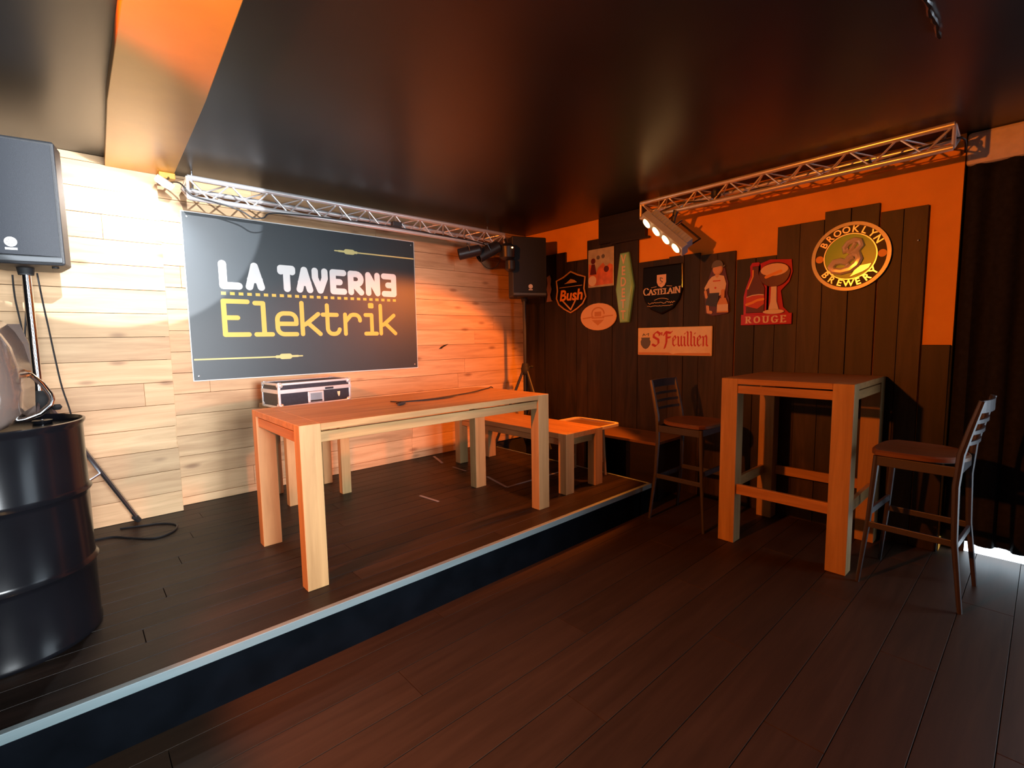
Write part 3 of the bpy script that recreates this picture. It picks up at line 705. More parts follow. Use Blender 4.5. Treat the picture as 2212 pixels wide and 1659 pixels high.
for k, x in enumerate((0.09, 0.0, -0.1, -0.2, -0.3)):
    vs += [(x,0.10,0.02),(x,0.11,0.18),(x,0.12,0.30),(x-0.02,0.11,0.38-0.0*k+(0.04 if x < -0.05 else 0))]
for k in range(4):
    for j in range(3): fs.append((k*4+j, k*4+j+1, (k+1)*4+j+1, (k+1)*4+j))
q.add(vs, fs)
o = q.build('shell', M_clear, ch, smooth=True); s = o.modifiers.new('t', 'SOLIDIFY'); s.thickness = 0.005
q = MB()
rnd = random.Random(3)
for a, c in (((-0.12,0.02,0.235),(0.085,0.03,0.178)), ((0.0,0.02,0.215),(0.09,0.03,0.20)), ((0.02,0.02,0.15),(0.09,0.03,0.185))):
    a = Vector(a); c = Vector(c); pts = [a.lerp(c, k/9)+Vector((0, rnd.uniform(-.004,.004), rnd.uniform(-.004,.004))) for k in range(10)]
    q.tube(pts, 0.0028, 5)
q.build('cord', M_copper, ch)

# ------------------------------------------------------------------ flight case
th = math.radians(7)
fc = empty('flight_case', (1.035, 3.50, 0.919), th, label='black flight case with silver edges and corners behind the long table', cat='case')
W, D, H = 0.545, 0.27, 0.172
q = MB(); q.box((0.004,0.004,0.004),(W-0.004,D-0.004,0.112)); q.build('body', M_case, fc)
q = MB(); q.box((0.004,0.004,0.115),(W-0.004,D-0.004,H-0.004)); q.build('lid', M_case, fc)
q = MB(); e_ = 0.016
for z0, z1 in ((0,e_),(H-e_,H)):
    q.box((0,0,z0),(W,e_,z1)); q.box((0,D-e_,z0),(W,D,z1)); q.box((0,e_,z0),(e_,D-e_,z1)); q.box((W-e_,e_,z0),(W,D-e_,z1))
for x in (0, W-e_):
    for y in (0, D-e_): q.box((x,y,e_),(x+e_,y+e_,H-e_))
q.build('edge_profile', M_alu, fc, bevel=0.002)
q = MB(); q.box((-0.002,-0.002,0.100),(W+0.002,D+0.002,0.127)); q.build('closing_rail', M_alu, fc, bevel=0.001)
for x in (0, W):
    for y in (0, D):
        for z in (0, H):
            q = MB(); sx = 1 if x == 0 else -1; sy = 1 if y == 0 else -1; sz = 1 if z == 0 else -1
            q.lathe([(0.010,-0.02),(0.02,-0.012),(0.024,0.0),(0.02,0.012),(0.010,0.02)], 12, Matrix.Translation((x+sx*0.018, y+sy*0.018, z+sz*0.016)))
            o = q.build('corner', M_alu, fc, smooth=True)
q = MB(); 
q.box((0.205,-0.004,0.018),(0.325,0.004,0.098)); hd = q.build('handle', M_alu, fc, bevel=0.004)
q = MB(); q.box((0.222,-0.0055,0.030),(0.308,-0.0035,0.086)); q.build('handle_recess', M_steel, hd)
q = MB(); q.box((0.222,-0.007,0.024),(0.308,-0.005,0.036)); q.build('handle_grip', M_rubber, hd)
q = MB(); q.box((0.335,-0.006,0.105),(0.40,-0.002,0.120)); q.build('latch', M_case, fc, bevel=0.001)
q = MB(frame((0.445,0.0035,0.062),(1,0,0),(0,0,1))); q.prism([(-0.011,0.018),(0.011,0.018),(0.009,-0.006),(0.003,-0.018),(-0.002,-0.018),(-0.009,-0.002)], 0, 0.0015); q.build('shield_sticker', M_enam_cream, fc)

# ------------------------------------------------------------------ cables
def cable(name, pts, r, label, sub=4):
    P = [Vector(p) for p in pts]; out = []
    for i in range(len(P)-1):
        p0 = P[max(i-1,0)]; p1 = P[i]; p2 = P[i+1]; p3 = P[min(i+2,len(P)-1)]
        for k in range(sub):
            t = k/sub
            out.append(0.5*((2*p1)+(p2-p0)*t+(2*p0-5*p1+4*p2-p3)*t*t+(3*p1-p0-3*p2+p3)*t*t*t))
    out.append(P[-1]); q = MB(); q.tube(out, r, 6)
    return tag(q.build(name, M_cable, smooth=True), label, 'cable')
zt = 1.0045
tc_ = cable('power_cable', [(1.40,2.55,zt),(1.44,2.60,zt),(1.50,2.585,zt),(1.62,2.575,zt),(1.78,2.60,zt),(1.88,2.63,zt),(2.0,2.66,zt),(2.14,2.72,zt),(2.30,2.80,zt),(2.36,2.83,zt),(2.45,2.87,0.93)], 0.004, 'thin black cable with a plug lying across the long table top')
q = MB(); q.tube([(1.365,2.47,1.009),(1.41,2.50,1.009),(1.44,2.53,1.008)], [0.007,0.011,0.008], 8); q.build('plug', M_rubber, tc_, smooth=True)
cable('audio_cable', [(1.42,2.66,zt),(1.45,2.60,zt),(1.50,2.565,zt+.002),(1.60,2.545,zt),(1.72,2.545,zt),(1.80,2.565,zt),(1.90,2.615,zt+.004),(2.05,2.655,zt+.003),(2.2,2.75,zt+.002)], 0.0035, 'second thin black cable beside the plug cable on the long table')
cable('stage_cable', [(0.02,3.72,ZS+.006),(0.12,3.70,ZS+.006),(0.20,3.60,ZS+.006),(0.30,3.50,ZS+.006),(0.39,3.54,ZS+.006),(0.43,3.66,ZS+.006),(0.36,3.76,ZS+.006),(0.26,3.80,ZS+.006),(0.16,3.84,ZS+.006)], 0.006, 'loop of black cable on the stage by the left stand foot')
cable('speaker_cable', [(-0.085,3.52,1.745),(-0.075,3.515,1.60),(-0.062,3.505,1.45),(-0.05,3.50,1.30),(-0.035,3.49,1.15),(-0.01,3.47,1.0),(0.02,3.47,0.7)], 0.004, 'thin dark cable hanging down from the left loudspeaker')
cable('loop_cable', [(-0.175,3.52,1.73),(-0.175,3.52,1.62),(-0.165,3.51,1.50),(-0.158,3.505,1.40),(-0.150,3.505,1.46),(-0.14,3.505,1.55),(-0.135,3.51,1.63)], 0.004, 'short dark cable looping left of the chrome pole')
cable('truss_cable', [(0.57,3.90,2.41),(0.60,3.72,2.37),(0.66,3.70,2.30),(0.80,3.705,2.28),(0.93,3.70,2.25),(1.0,3.70,2.215),(1.07,3.70,2.225),(1.13,3.70,2.265),(1.4,3.705,2.285),(1.9,3.705,2.30),(2.08,3.70,2.30),(2.5,3.705,2.29),(2.8,3.70,2.285),(3.0,3.70,2.27),(3.2,3.70,2.22)], 0.005, 'black cable draped along the lower tube of the left truss')
cable('hanging_cable', [(2.92,3.70,2.21),(2.98,3.72,2.12),(3.06,3.73,2.06),(3.14,3.72,2.05),(3.2,3.70,2.10),(3.24,3.70,2.18)], 0.003, 'thin pale cable sagging from the small black spotlight', sub=5)
cable('wall_cable', [(3.62,2.2,2.36),(3.64,2.0,2.40),(3.66,1.7,2.37),(3.67,1.45,2.39),(3.66,1.2,2.365),(3.65,1.0,2.36),(3.66,0.8,2.38),(3.7,0.55,2.42),(3.75,0.40,2.44),(3.84,0.39,2.38)], 0.006, 'black cable threaded through the right truss')

# amber indicator and cluster behind the speaker
cl2 = empty('cable_bundle', (3.235, 3.61, 2.20), label='tangle of black lamp parts and cable left of the corner loudspeaker', cat='stage light')
q = MB(); q.lathe([(0.04,-0.07),(0.075,-0.05),(0.08,0.05),(0.05,0.08)], 14); q.lathe([(0.03,-0.06),(0.05,-0.04),(0.05,0.04),(0.03,0.06)], 12, Matrix.Translation((0.03,-0.01,-0.12))); q.build('lamp_body', M_blackmetal, cl2, smooth=True)
q = MB(); q.tube([(0,0,0.08),(0.0,0.03,0.13)], 0.012, 8); q.build('hook', M_blackmetal, cl2)
q = MB(); q.lathe([(0.004,-0.006),(0.009,0),(0.004,0.006)], 10, Matrix.Translation((-0.005,-0.083,0.035))); q.build('indicator', M_ledsmall, cl2, smooth=True)

# ------------------------------------------------------------------ signs on the dark wall  (u = -y, v = z, n = -x)
XS = XW-0.0245
def sign(name, y, z, label, **kw): return empty(name, M=frame((XS, y, z), (0,-1,0), (0,0,1)), label=label, cat='sign', **kw)
G = 'beer signs on the dark wall'
# 1 black shield
s = sign('shield_sign', 3.385, 1.83, 'black shield-shaped sign with gold rim and V ornament, left of the oval sign', group=G)
out = [(-0.20,0.135),(-0.10,0.165),(0,0.215),(0.09,0.175),(0.19,0.145),(0.175,0.03),(0.20,-0.055),(0.16,-0.12),(0.08,-0.17),(0,-0.205),(-0.09,-0.165),(-0.165,-0.115),(-0.20,-0.05),(-0.185,0.03)]
q = MB(); q.prism(out, 0, 0.012); q.build('plate', M_enam_black, s, bevel=0.003)
q = MB(); q.tube([(x,y,0.012) for x, y in out], 0.009, 6, closed=True); q.build('rim', M_gold, s, smooth=True)
q = MB(); text_into(q, 'Bush', 0.155, (0,-0.03), 0.013, 0.003, off=0.004, sx=1.05, shear=0.15); q.build('lettering', M_amberprint, s)
q = MB(); q.stroke([(-0.115,-0.075),(0,-0.175),(0.075,-0.065)], 0.016, 0.012, 0.015); q.stroke([(-0.155,0.06),(0.15,0.065)], 0.006, 0.012, 0.014); q.prism([(-0.06,0.105),(0.0,0.14),(0.05,0.125),(0.085,0.10),(-0.09,0.095)], 0.012, 0.015); q.build('ornament', M_gold, s)
# 2 tin picture plate
s = sign('picture_plate', 3.005, 2.043, 'rectangular tin picture plate with reddish scene above the oval sign', group=G)
q = MB(); q.box((-0.155,-0.185,0),(0.155,0.185,0.008)); q.build('plate', M_posterA, s, bevel=0.004)
q = MB(); q.prism([(-0.145,-0.17),(0.145,-0.165),(0.145,0.01),(0.11,0.03),(0.06,-0.0),(0.03,0.045),(-0.03,0.0),(-0.06,-0.06),(-0.09,0.02),(-0.145,0.05)], 0.008, 0.0095); q.build('red_area', M_posterB, s)
q = MB(); q.lathe([(0.05,0.0095),(0.05,0.0105)], 20, Matrix.Translation((-0.10,-0.12,0))); q.build('round_patch', M_pinkwhite, s)
q = MB(); q.lathe([(0.02,0.008),(0.02,0.0098)], 14, Matrix.Translation((-0.03,0.10,0))); q.lathe([(0.02,0.008),(0.02,0.0098)], 14, Matrix.Translation((0.03,0.105,0))); q.build('dark_spot', M_greyprint, s)
q = MB(); q.lathe([(0.028,0.0095),(0.028,0.0112)], 14, Matrix.Translation((-0.09,0.07,0))); q.lathe([(0.03,0.0095),(0.03,0.0112)], 14, Matrix.Translation((0.07,-0.02,0))); q.prism([(-0.13,-0.06),(-0.05,-0.06),(-0.07,0.04),(-0.11,0.04)], 0.0095, 0.011); q.build('figure_patch', M_darkred, s)
# 3 tall green diamond
s = sign('diamond_sign', 2.718, 1.823, 'tall pale green diamond-shaped sign with letters stacked downwards', group=G)
out = [(-0.05,0.322),(0.045,0.325),(0.103,0.01),(0.052,-0.322),(-0.048,-0.325),(-0.098,-0.01)]
q = MB(); q.loft([[(x,y,0) for x,y in out[::-1]], [(x,y,0.022) for x,y in out[::-1]], [(x*0.80,y*0.97,0.034) for x,y in out[::-1]]]); q.build('plate', M_enam_green, s, bevel=0.002)
q = MB()
for k, chh in enumerate('VEDETT'): text_into(q, chh, 0.115, (-0.003, 0.255-k*0.102), 0.0345, 0.002, off=0.003, sx=0.75)
q.build('lettering', M_pinkwhite, s)
# 4 oval
s = sign('oval_sign', 3.035, 1.567, 'pale orange oval sign below the tin picture plate', group=G)
P = arc(0,0,0.222,0,345,23,0.135)
q = MB(); q.prism(P, 0, 0.012); q.build('plate', M_ovalfill, s, bevel=0.004)
q = MB(); q.stroke([(-0.185,-0.012),(-0.06,0.0)], 0.012, 0.012, 0.0135); q.stroke([(0.06,0.0),(0.175,0.008)], 0.012, 0.012, 0.0135)
q.stroke(arc(0,0.03,0.075,0,180,10,0.06)+[(-0.07,-0.01),(0.07,-0.01)], 0.014, 0.012, 0.0135); q.prism([(-0.075,-0.03),(0.075,-0.03),(0.05,-0.05),(0,-0.085),(-0.05,-0.05)], 0.012, 0.0135); q.prism([(-0.04,0.005),(0.04,0.005),(0.04,0.05),(-0.04,0.05)], 0.012, 0.0132); q.build('emblem', M_ovalink, s)

# letter shapes drawn with a broad pen, unit box 0..w x 0..1
GL = {
 'C': (0.85, [[(0.82,0.78),(0.62,0.97),(0.35,0.97),(0.10,0.72),(0.08,0.35),(0.30,0.04),(0.60,0.02),(0.84,0.22)]]),
 'A': (0.90, [[(0.05,0.02),(0.42,0.98)],[(0.42,0.98),(0.84,0.02)],[(0.20,0.36),(0.68,0.36)],[(-0.04,0.01),(0.18,0.01)],[(0.68,0.01),(0.96,0.01)]]),
 'S': (0.62, [[(0.54,0.82),(0.36,0.98),(0.14,0.88),(0.12,0.68),(0.50,0.38),(0.50,0.14),(0.28,0.01),(0.08,0.16)]]),
 'T': (0.78, [[(0.04,0.98),(0.74,0.98)],[(0.39,0.98),(0.39,0.02)],[(0.24,0.01),(0.54,0.01)],[(0.04,0.98),(0.04,0.84)],[(0.74,0.98),(0.74,0.84)]]),
 'E': (0.70, [[(0.14,0.98),(0.14,0.02)],[(0.02,0.98),(0.62,0.98),(0.62,0.84)],[(0.14,0.52),(0.50,0.52)],[(0.02,0.02),(0.64,0.02),(0.66,0.18)]]),
 'L': (0.68, [[(0.16,0.98),(0.16,0.02)],[(0.03,0.98),(0.30,0.98)],[(0.03,0.02),(0.62,0.02),(0.64,0.22)]]),
 'I': (0.36, [[(0.18,0.98),(0.18,0.02)],[(0.04,0.98),(0.32,0.98)],[(0.04,0.02),(0.32,0.02)]]),
 'N': (0.90, [[(0.12,0.02),(0.12,0.98),(0.76,0.02),(0.76,0.98)],[(0.0,0.01),(0.26,0.01)],[(0.64,0.98),(0.90,0.98)]]),
 'R': (0.86, [[(0.14,0.98),(0.14,0.02)],[(0.03,0.98),(0.50,0.98),(0.66,0.84),(0.66,0.66),(0.48,0.52),(0.14,0.52)],[(0.36,0.52),(0.74,0.02),(0.86,0.02)],[(0.03,0.02),(0.28,0.02)]]),
 'O': (0.92, [[(0.45,0.98),(0.16,0.82),(0.08,0.50),(0.16,0.18),(0.45,0.02),(0.74,0.18),(0.82,0.50),(0.74,0.82),(0.45,0.98)]]),
 'U': (0.88, [[(0.14,0.98),(0.14,0.30),(0.26,0.06),(0.48,0.02),(0.66,0.12),(0.74,0.34),(0.74,0.98)],[(0.01,0.98),(0.28,0.98)],[(0.62,0.98),(0.86,0.98)]]),
 'G': (0.92, [[(0.80,0.78),(0.62,0.97),(0.35,0.97),(0.10,0.72),(0.08,0.35),(0.30,0.04),(0.58,0.02),(0.78,0.16),(0.78,0.44)],[(0.58,0.44),(0.92,0.44)]]),
 # blackletter
 'bS': (0.66, [[(0.60,0.92),(0.42,1.04),(0.16,0.88),(0.14,0.68),(0.52,0.48),(0.54,0.22),(0.30,0.02),(0.04,0.14)],[(0.62,0.92),(0.62,0.80)]]),
 'bt': (0.30, [[(0.14,1.0),(0.14,0.72),(0.24,0.66)],[(0.02,0.92),(0.28,0.92)]]),
 'bF': (0.62, [[(0.06,0.80),(0.18,1.02),(0.58,0.94),(0.66,1.02)],[(0.26,0.98),(0.26,0.30),(0.12,-0.12)],[(0.26,0.60),(0.54,0.64)]]),
 'be': (0.44, [[(0.10,0.60),(0.10,0.16),(0.24,0.03),(0.38,0.14)],[(0.10,0.60),(0.26,0.74),(0.36,0.58),(0.12,0.36)]]),
 'bu': (0.52, [[(0.06,0.68),(0.12,0.62),(0.12,0.12),(0.24,0.03),(0.38,0.14)],[(0.38,0.70),(0.38,0.12),(0.48,0.04)]]),
 'bi': (0.26, [[(0.04,0.66),(0.12,0.62),(0.12,0.12),(0.22,0.04)],[(0.14,0.86),(0.16,0.90)]]),
 'bl': (0.26, [[(0.04,1.00),(0.12,0.95),(0.12,0.12),(0.22,0.04)]]),
 'bn': (0.54, [[(0.04,0.66),(0.12,0.60),(0.12,0.04)],[(0.12,0.58),(0.30,0.74),(0.38,0.60),(0.38,0.12),(0.48,0.04)]]),
}
def pen_text(q, keys, x, y, h_, pen, ang, sp=0.08, z0=0.012, sizes=None, sx=1.0, thin=0.3):
    for i, k in enumerate(keys):
        wd, st_ = GL[k]; hh = h_*(sizes[i] if sizes else 1)
        for s_ in st_: q.nib([(x+px*hh*sx, y+py*hh) for px, py in s_], pen, ang, thin, z0, z0+0.0015)
        x += (wd*sx)*hh+sp*h_
    return x
def pen_width(keys, h_, sp=0.08, sizes=None, sx=1.0): return sum(GL[k][0]*sx*h_*(sizes[i] if sizes else 1) for i, k in enumerate(keys))+sp*h_*(len(keys)-1)
# 5 black shield, upper right of the green diamond
s = sign('shield_sign', 2.331, 1.78, 'large black shield-shaped sign with pale serif lettering under a small crest', group=G)
out = [(-0.19,0.205),(0.19,0.205),(0.195,-0.02),(0.17,-0.10),(0.11,-0.175),(0.0,-0.222),(-0.11,-0.175),(-0.17,-0.10),(-0.195,-0.02)]
q = MB(); q.loft([[(x,y,0) for x,y in out[::-1]], [(x,y,0.016) for x,y in out[::-1]], [(x*0.94,y*0.94,0.022) for x,y in out[::-1]]]); q.build('plate', M_enam_black, s, bevel=0.003)
q = MB(); ks = list('CASTELAIN'); sz = [1.3]+[1]*7+[1.15]; hh = 0.0485; wd = pen_width(ks, hh, 0.05, sz); pen_text(q, ks, -wd/2, -0.045, hh, 0.011, 0.1, 0.05, 0.0225, sz); q.build('lettering', M_pinkwhite, s)
q = MB(); q.prism([(-0.045,0.125),(0.045,0.125),(0.045,0.06),(0.03,0.03),(0,0.012),(-0.03,0.03),(-0.045,0.06)], 0.0225, 0.024); cr_ = q.build('crest', M_ovalfill, s)
q = MB(); q.nib([(0.012,0.09),(-0.012,0.10),(-0.010,0.075),(0.012,0.06),(-0.012,0.045)], 0.007, 0.5, 0.4, 0.024, 0.025); q.build('crest_mark', M_greyprint, cr_)
q = MB(); q.stroke([(-0.10,0.018),(-0.05,0.024)], 0.004, 0.0225, 0.024); q.stroke([(0.05,0.024),(0.10,0.018)], 0.004, 0.0225, 0.024); q.stroke(arc(0,-0.2,0.145,62,118,8,0.12), 0.004, 0.0225, 0.024)
for y_, x0, x1, a_ in ((-0.118,-0.13,0.13,0.008), (-0.145,-0.14,0.11,0.003)):
    rnd = random.Random(int(-y_*1000)); q.stroke([(x0+(x1-x0)*k/26, y_+(rnd.uniform(-a_,a_))) for k in range(27)], 0.004, 0.0225, 0.024)
q.build('script_line', M_gold, s)
q = MB(); q.tube([(0.185,0.20,0.012),(0.19,0.0,0.012)], 0.006, 6); q.build('rim', M_chrome, s, smooth=True)
# 6 cream plate
s = sign('name_plate', 2.221, 1.322, 'long cream sign with red blackletter lettering and a grey crest', group=G)
q = MB(); q.box((-0.353,-0.124,0),(0.353,0.124,0.012)); q.build('plate', M_enam_cream, s, bevel=0.008)
q = MB(); hh = 0.125; x = -0.205
x = pen_text(q, ['bS'], x, -0.045, hh, 0.020, 0.75, 0.02, 0.012); x = pen_text(q, ['bt'], x+0.002, 0.01, hh*0.55, 0.009, 0.75, 0.02, 0.012); x = pen_text(q, ['bF'], x+0.004, -0.045, hh, 0.020, 0.75, 0.02, 0.012)
x = pen_text(q, ['be','bu','bi','bl','bl','bi','be','bn'], x+0.004, -0.045, hh, 0.013, 0.75, 0.02, 0.012, sx=0.84); q.build('lettering', M_red, s)
q = MB(); q.prism([(-0.315,0.035),(-0.225,0.035),(-0.228,0.015),(-0.218,0.0),(-0.222,-0.03),(-0.245,-0.06),(-0.27,-0.07),(-0.295,-0.06),(-0.318,-0.03),(-0.322,0.0),(-0.312,0.015)], 0.012, 0.0135); q.stroke([(-0.30,0.05),(-0.29,0.068),(-0.275,0.055)], 0.008, 0.012, 0.0135); q.stroke([(-0.262,0.062),(-0.238,0.072),(-0.242,0.05)], 0.006, 0.012, 0.0135); q.build('crest', M_greyprint, s)
q = MB(); q.prism([(-0.345,-0.118),(0.345,-0.118),(0.335,-0.098),(0.05,-0.103),(0.0,-0.112),(-0.04,-0.098),(-0.345,-0.100)], 0.012, 0.0132); q.build('scroll_band', M_ovalink, s)
# 7 cut-out sign: person with bottle
s = sign('cutout_sign', 1.838, 1.755, 'cut-out tin sign of a person in a white shirt and dark shorts holding a bottle', group=G)
q = MB(); q.prism([(-0.05,0.145),(0.06,0.15),(0.075,0.08),(0.09,0.03),(0.085,-0.06),(0.10,-0.10),(0.105,-0.20),(0.085,-0.215),(-0.03,-0.23),(-0.095,-0.205),(-0.10,-0.10),(-0.115,-0.05),(-0.105,0.0),(-0.075,0.07)], 0, 0.008); q.build('backing', M_darkred, s, bevel=0.002)
q = MB(); q.prism([(-0.045,0.085),(0.0,0.10),(0.055,0.085),(0.075,0.02),(0.065,-0.045),(-0.06,-0.045),(-0.065,0.0),(-0.10,-0.02),(-0.105,0.0),(-0.07,0.06)], 0.008, 0.014); q.stroke([(-0.045,-0.055),(0.02,-0.055)], 0.03, 0.008, 0.013); q.build('shirt', M_pinkwhite, s, bevel=0.001)
q = MB(); q.lathe([(0.042,0.0),(0.042,0.014),(0.034,0.020)], 20, Matrix.Translation((0.003,0.145,0)) @ Matrix.Diagonal((1,1.15,1,1))); q.stroke([(0.0,0.09),(0.0,0.11)], 0.03, 0.008, 0.014); q.stroke([(-0.095,-0.03),(-0.085,-0.075)], 0.022, 0.008, 0.014); q.stroke([(-0.075,-0.15),(-0.07,-0.195),(-0.045,-0.20)], 0.024, 0.008, 0.013); q.build('figure', M_skin, s)
q = MB(); q.prism(arc(0.003,0.165,0.047,0,180,12,0.048)+[(-0.044,0.155),(0.05,0.155)][:1], 0.008, 0.022); q.stroke([(0.035,0.155),(0.058,0.163)], 0.012, 0.008, 0.016); q.build('cap', M_greyprint, s)
q = MB(); q.prism([(-0.06,-0.045),(0.02,-0.045),(0.015,-0.10),(0.0,-0.155),(-0.05,-0.15),(-0.095,-0.135),(-0.08,-0.09)], 0.013, 0.016); q.build('shorts', M_navy, s)
q = MB(); q.stroke([(0.052,-0.035),(0.052,-0.08)], 0.028, 0.014, 0.020); q.prism([(0.03,-0.09),(0.075,-0.09),(0.092,-0.13),(0.10,-0.205),(0.005,-0.205),(0.01,-0.13)], 0.012, 0.020); bt_ = q.build('bottle', M_ovalink, s)
q = MB(); q.box((0.008,-0.195,0.020),(0.097,-0.140,0.0215)); q.build('bottle_label', M_pinkwhite, bt_)
q = MB(); q.stroke([(-0.03,0.05),(0.025,0.05)], 0.008, 0.014, 0.0155); q.lathe([(0.008,0.014),(0.008,0.0155)], 10, Matrix.Translation((-0.012,-0.005,0))); q.build('shirt_print', M_red, s)
# 8 red sign with bottle and glass
s = sign('bottle_and_glass_sign', 1.460, 1.69, 'red cut-out sign of a bottle and stemmed glass over a lettered base', group=G)
q = MB(); q.box((-0.18,-0.247,0),(0.182,-0.165,0.016)); q.build('name_board', M_enam_red, s, bevel=0.003)
q = MB(); ks = list('ROUGE'); hh = 0.05; wd = pen_width(ks, hh, 0.36); pen_text(q, ks, -wd/2, -0.232, hh, 0.012, 0.1, 0.36, 0.0162); q.build('lettering', M_pinkwhite, s)
q = MB(); q.prism([(-0.165,-0.168),(0.02,-0.168),(0.02,0.06),(-0.045,0.13),(-0.045,0.20),(-0.06,0.225),(-0.11,0.225),(-0.125,0.20),(-0.12,0.13),(-0.155,0.03),(-0.168,-0.03)], 0, 0.008)
q.prism([(0.0,-0.168),(0.165,-0.168),(0.12,-0.12),(0.10,0.0),(0.155,0.06),(0.175,0.13),(0.165,0.22),(0.02,0.235),(-0.06,0.21),(-0.06,0.08),(0.0,0.04)], 0, 0.008); q.build('backing', M_enam_red, s, bevel=0.002)
q = MB(); q.prism([(-0.145,-0.155),(-0.01,-0.155),(-0.01,0.03),(-0.04,0.09),(-0.058,0.14),(-0.058,0.195),(-0.105,0.195),(-0.105,0.13),(-0.14,0.03)], 0.008, 0.016); bt_ = q.build('bottle', M_darkred, s, bevel=0.003)
q = MB(); q.prism([(-0.145,-0.04),(-0.10,-0.025),(-0.04,-0.02),(-0.012,-0.025),(-0.012,-0.09),(-0.06,-0.125),(-0.145,-0.10)], 0.016, 0.018); lb_ = q.build('bottle_label', M_red, bt_)
q = MB(); q.stroke([(-0.14,-0.09),(-0.10,-0.078),(-0.06,-0.06),(-0.018,-0.055)], 0.018, 0.018, 0.0195); q.stroke([(-0.098,0.165),(-0.098,0.12),(-0.133,0.03)], 0.010, 0.016, 0.018); q.build('gold_band', M_amberprint, bt_)
q = MB(); q.stroke([(-0.138,-0.034),(-0.10,-0.022),(-0.05,-0.018),(-0.018,-0.022)], 0.007, 0.018, 0.0195); q.build('white_band', M_pinkwhite, bt_)
bowl = arc(0.055,0.135,0.108,180,360,16,0.105)+arc(0.055,0.135,0.108,0,180,12,0.075)
q = MB(); q.prism(bowl, 0.012, 0.022); gl_ = q.build('glass_bowl', M_darkred, s, bevel=0.005)
q = MB(); q.prism(arc(0.055,0.155,0.096,0,360,18,0.045)[:-1], 0.022, 0.0245); q.build('glass_rim', M_ovalfill, gl_)
q = MB(); q.stroke([(-0.0,0.105),(0.04,0.12),(0.10,0.14)], 0.022, 0.0245, 0.026); q.build('glass_highlight', M_amberprint, gl_)
q = MB(); q.prism([(0.035,0.035),(0.075,0.035),(0.078,-0.08),(0.095,-0.135),(0.02,-0.135),(0.033,-0.08)], 0.010, 0.022); q.prism(arc(0.058,-0.152,0.075,0,360,18,0.018)[:-1], 0.010, 0.024); q.build('glass_stem', M_pinkwhite, s, bevel=0.003)
# 9 round chrome sign
s = sign('round_sign', 0.938, 1.880, 'big round silver and green sign high on the tall dark boards', group=G)
def ring(q, r0, r1, z0, z1, n=64):
    q.loft([[(r0*math.cos(2*PI*k/n), r0*math.sin(2*PI*k/n), z0) for k in range(n)], [(r1*math.cos(2*PI*k/n), r1*math.sin(2*PI*k/n), z0) for k in range(n)],
            [(r1*math.cos(2*PI*k/n), r1*math.sin(2*PI*k/n), z1) for k in range(n)], [(r0*math.cos(2*PI*k/n), r0*math.sin(2*PI*k/n), z1) for k in range(n)],
            [(r0*math.cos(2*PI*k/n), r0*math.sin(2*PI*k/n), z0) for k in range(n)]], cap=False)
q = MB(); q.lathe([(0.222,0),(0.222,0.010)], 64); q.build('disc', M_cladY, s)
q = MB(); ring(q, 0.203, 0.225, 0.0, 0.020); q.build('outer_ring', M_foilgrey, s, smooth=True)
q = MB(); ring(q, 0.146, 0.152, 0.010, 0.017); q.build('inner_ring', M_foil, s, smooth=True)
q = MB(); q.lathe([(0.146,0.010),(0.146,0.013)], 64); q.build('green_disc', M_greenfoil, s)
q = MB()
for k, chh in enumerate('BROOKLYN'):
    a = math.radians(149-k*(149-31)/7); text_into(q, chh, 0.060, (0.176*math.cos(a), 0.176*math.sin(a)), 0.011, 0.006, off=0.0012, rot=a-PI/2)
for k, chh in enumerate('BREWERY'):
    a = math.radians(218+k*(322-218)/6); text_into(q, chh, 0.060, (0.177*math.cos(a), 0.177*math.sin(a)), 0.011, 0.006, off=0.0012, rot=a+PI/2)
q.build('lettering', M_foil, s)
q = MB(); 
for x in (-0.177, 0.177): q.lathe([(0.024,0.010),(0.024,0.014)], 20, Matrix.Translation((x,0,0)))
q.build('orange_dot', M_amberprint, s)
q = MB()
def fat(pts, r0): q.tube([(x,y,0.017) for x,y in pts], r0, 8)
fat([(-0.005,0.045),(-0.03,0.035),(-0.03,0.06),(-0.01,0.09),(0.025,0.105),(0.055,0.095),(0.065,0.065),(0.045,0.04),(0.015,0.015)], 0.019)
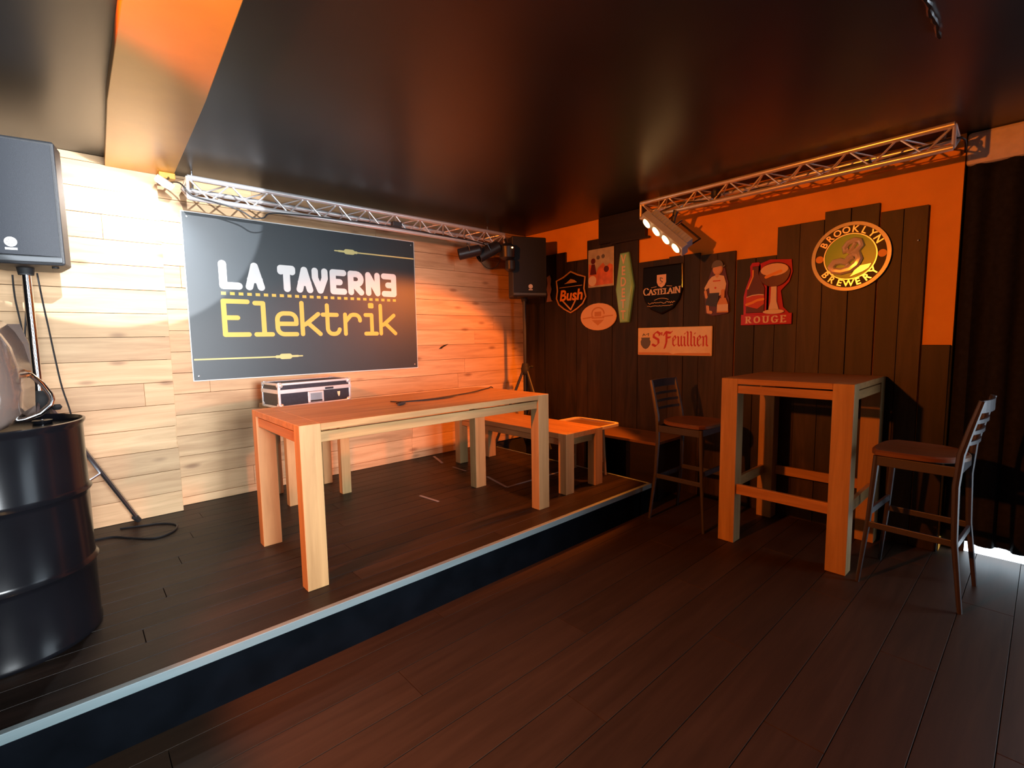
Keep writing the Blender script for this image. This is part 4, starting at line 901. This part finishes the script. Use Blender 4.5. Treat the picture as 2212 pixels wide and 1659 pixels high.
fat([(0.03,0.085),(0.01,0.05),(-0.01,0.02)], 0.013)
fat([(0.015,0.015),(0.045,0.01),(0.055,-0.02),(0.04,-0.055),(0.005,-0.085),(-0.045,-0.095),(-0.09,-0.085),(-0.105,-0.06),(-0.085,-0.03),(-0.05,-0.025),(-0.02,-0.035),(0.0,-0.01),(0.02,0.0)], 0.024)
fat([(-0.02,-0.035),(-0.005,-0.055),(-0.02,-0.075)], 0.015)
q.build('emblem', M_foil, s, smooth=True)
q = MB(); q.prism([(0.04,-0.065),(0.09,-0.06),(0.125,-0.055),(0.11,-0.085),(0.08,-0.105),(0.03,-0.125),(0.0,-0.138),(0.02,-0.11)], 0.013, 0.018); q.prism([(-0.125,-0.075),(-0.095,-0.10),(-0.08,-0.12),(-0.10,-0.118),(-0.13,-0.085)], 0.013, 0.018); q.build('ribbon', M_foil, s, bevel=0.002)
# 10 small pale cut-out half behind the loudspeaker
s = sign('small_cutout_sign', 3.70, 1.89, 'small dim cut-out sign half hidden behind the corner loudspeaker', group=G)
q = MB(); q.prism([(-0.03,0.13),(0.01,0.15),(0.03,0.11),(0.02,0.05),(0.035,0.0),(0.015,-0.06),(0.03,-0.11),(0.05,-0.13),(-0.04,-0.135),(-0.02,-0.06),(-0.035,0.0),(-0.02,0.06)], 0, 0.010); q.build('plate', M_skin, s, bevel=0.003)

# nail head on the tall boards
q = MB(frame((XS, 0.585, 1.934), (0,-1,0), (0,0,1))); q.lathe([(0.006,0),(0.006,0.004),(0.002,0.006)], 12); tag(q.build('screw_head', M_chrome, smooth=True), 'shiny screw head in the dark boards right of the round sign', 'screw')
# shiny tinsel strip on the ceiling
q = MB(); rnd = random.Random(5); q.tube([(2.20+k*0.03, 0.355+rnd.uniform(-.004,.004), 2.497+rnd.uniform(-.003,.003)) for k in range(13)], [0.006+0.004*(k % 2) for k in range(13)], 6)
tag(q.build('ceiling_cord', M_chrome, smooth=True), 'twisted shiny metallic cord fixed to the black ceiling at upper right', 'cord')
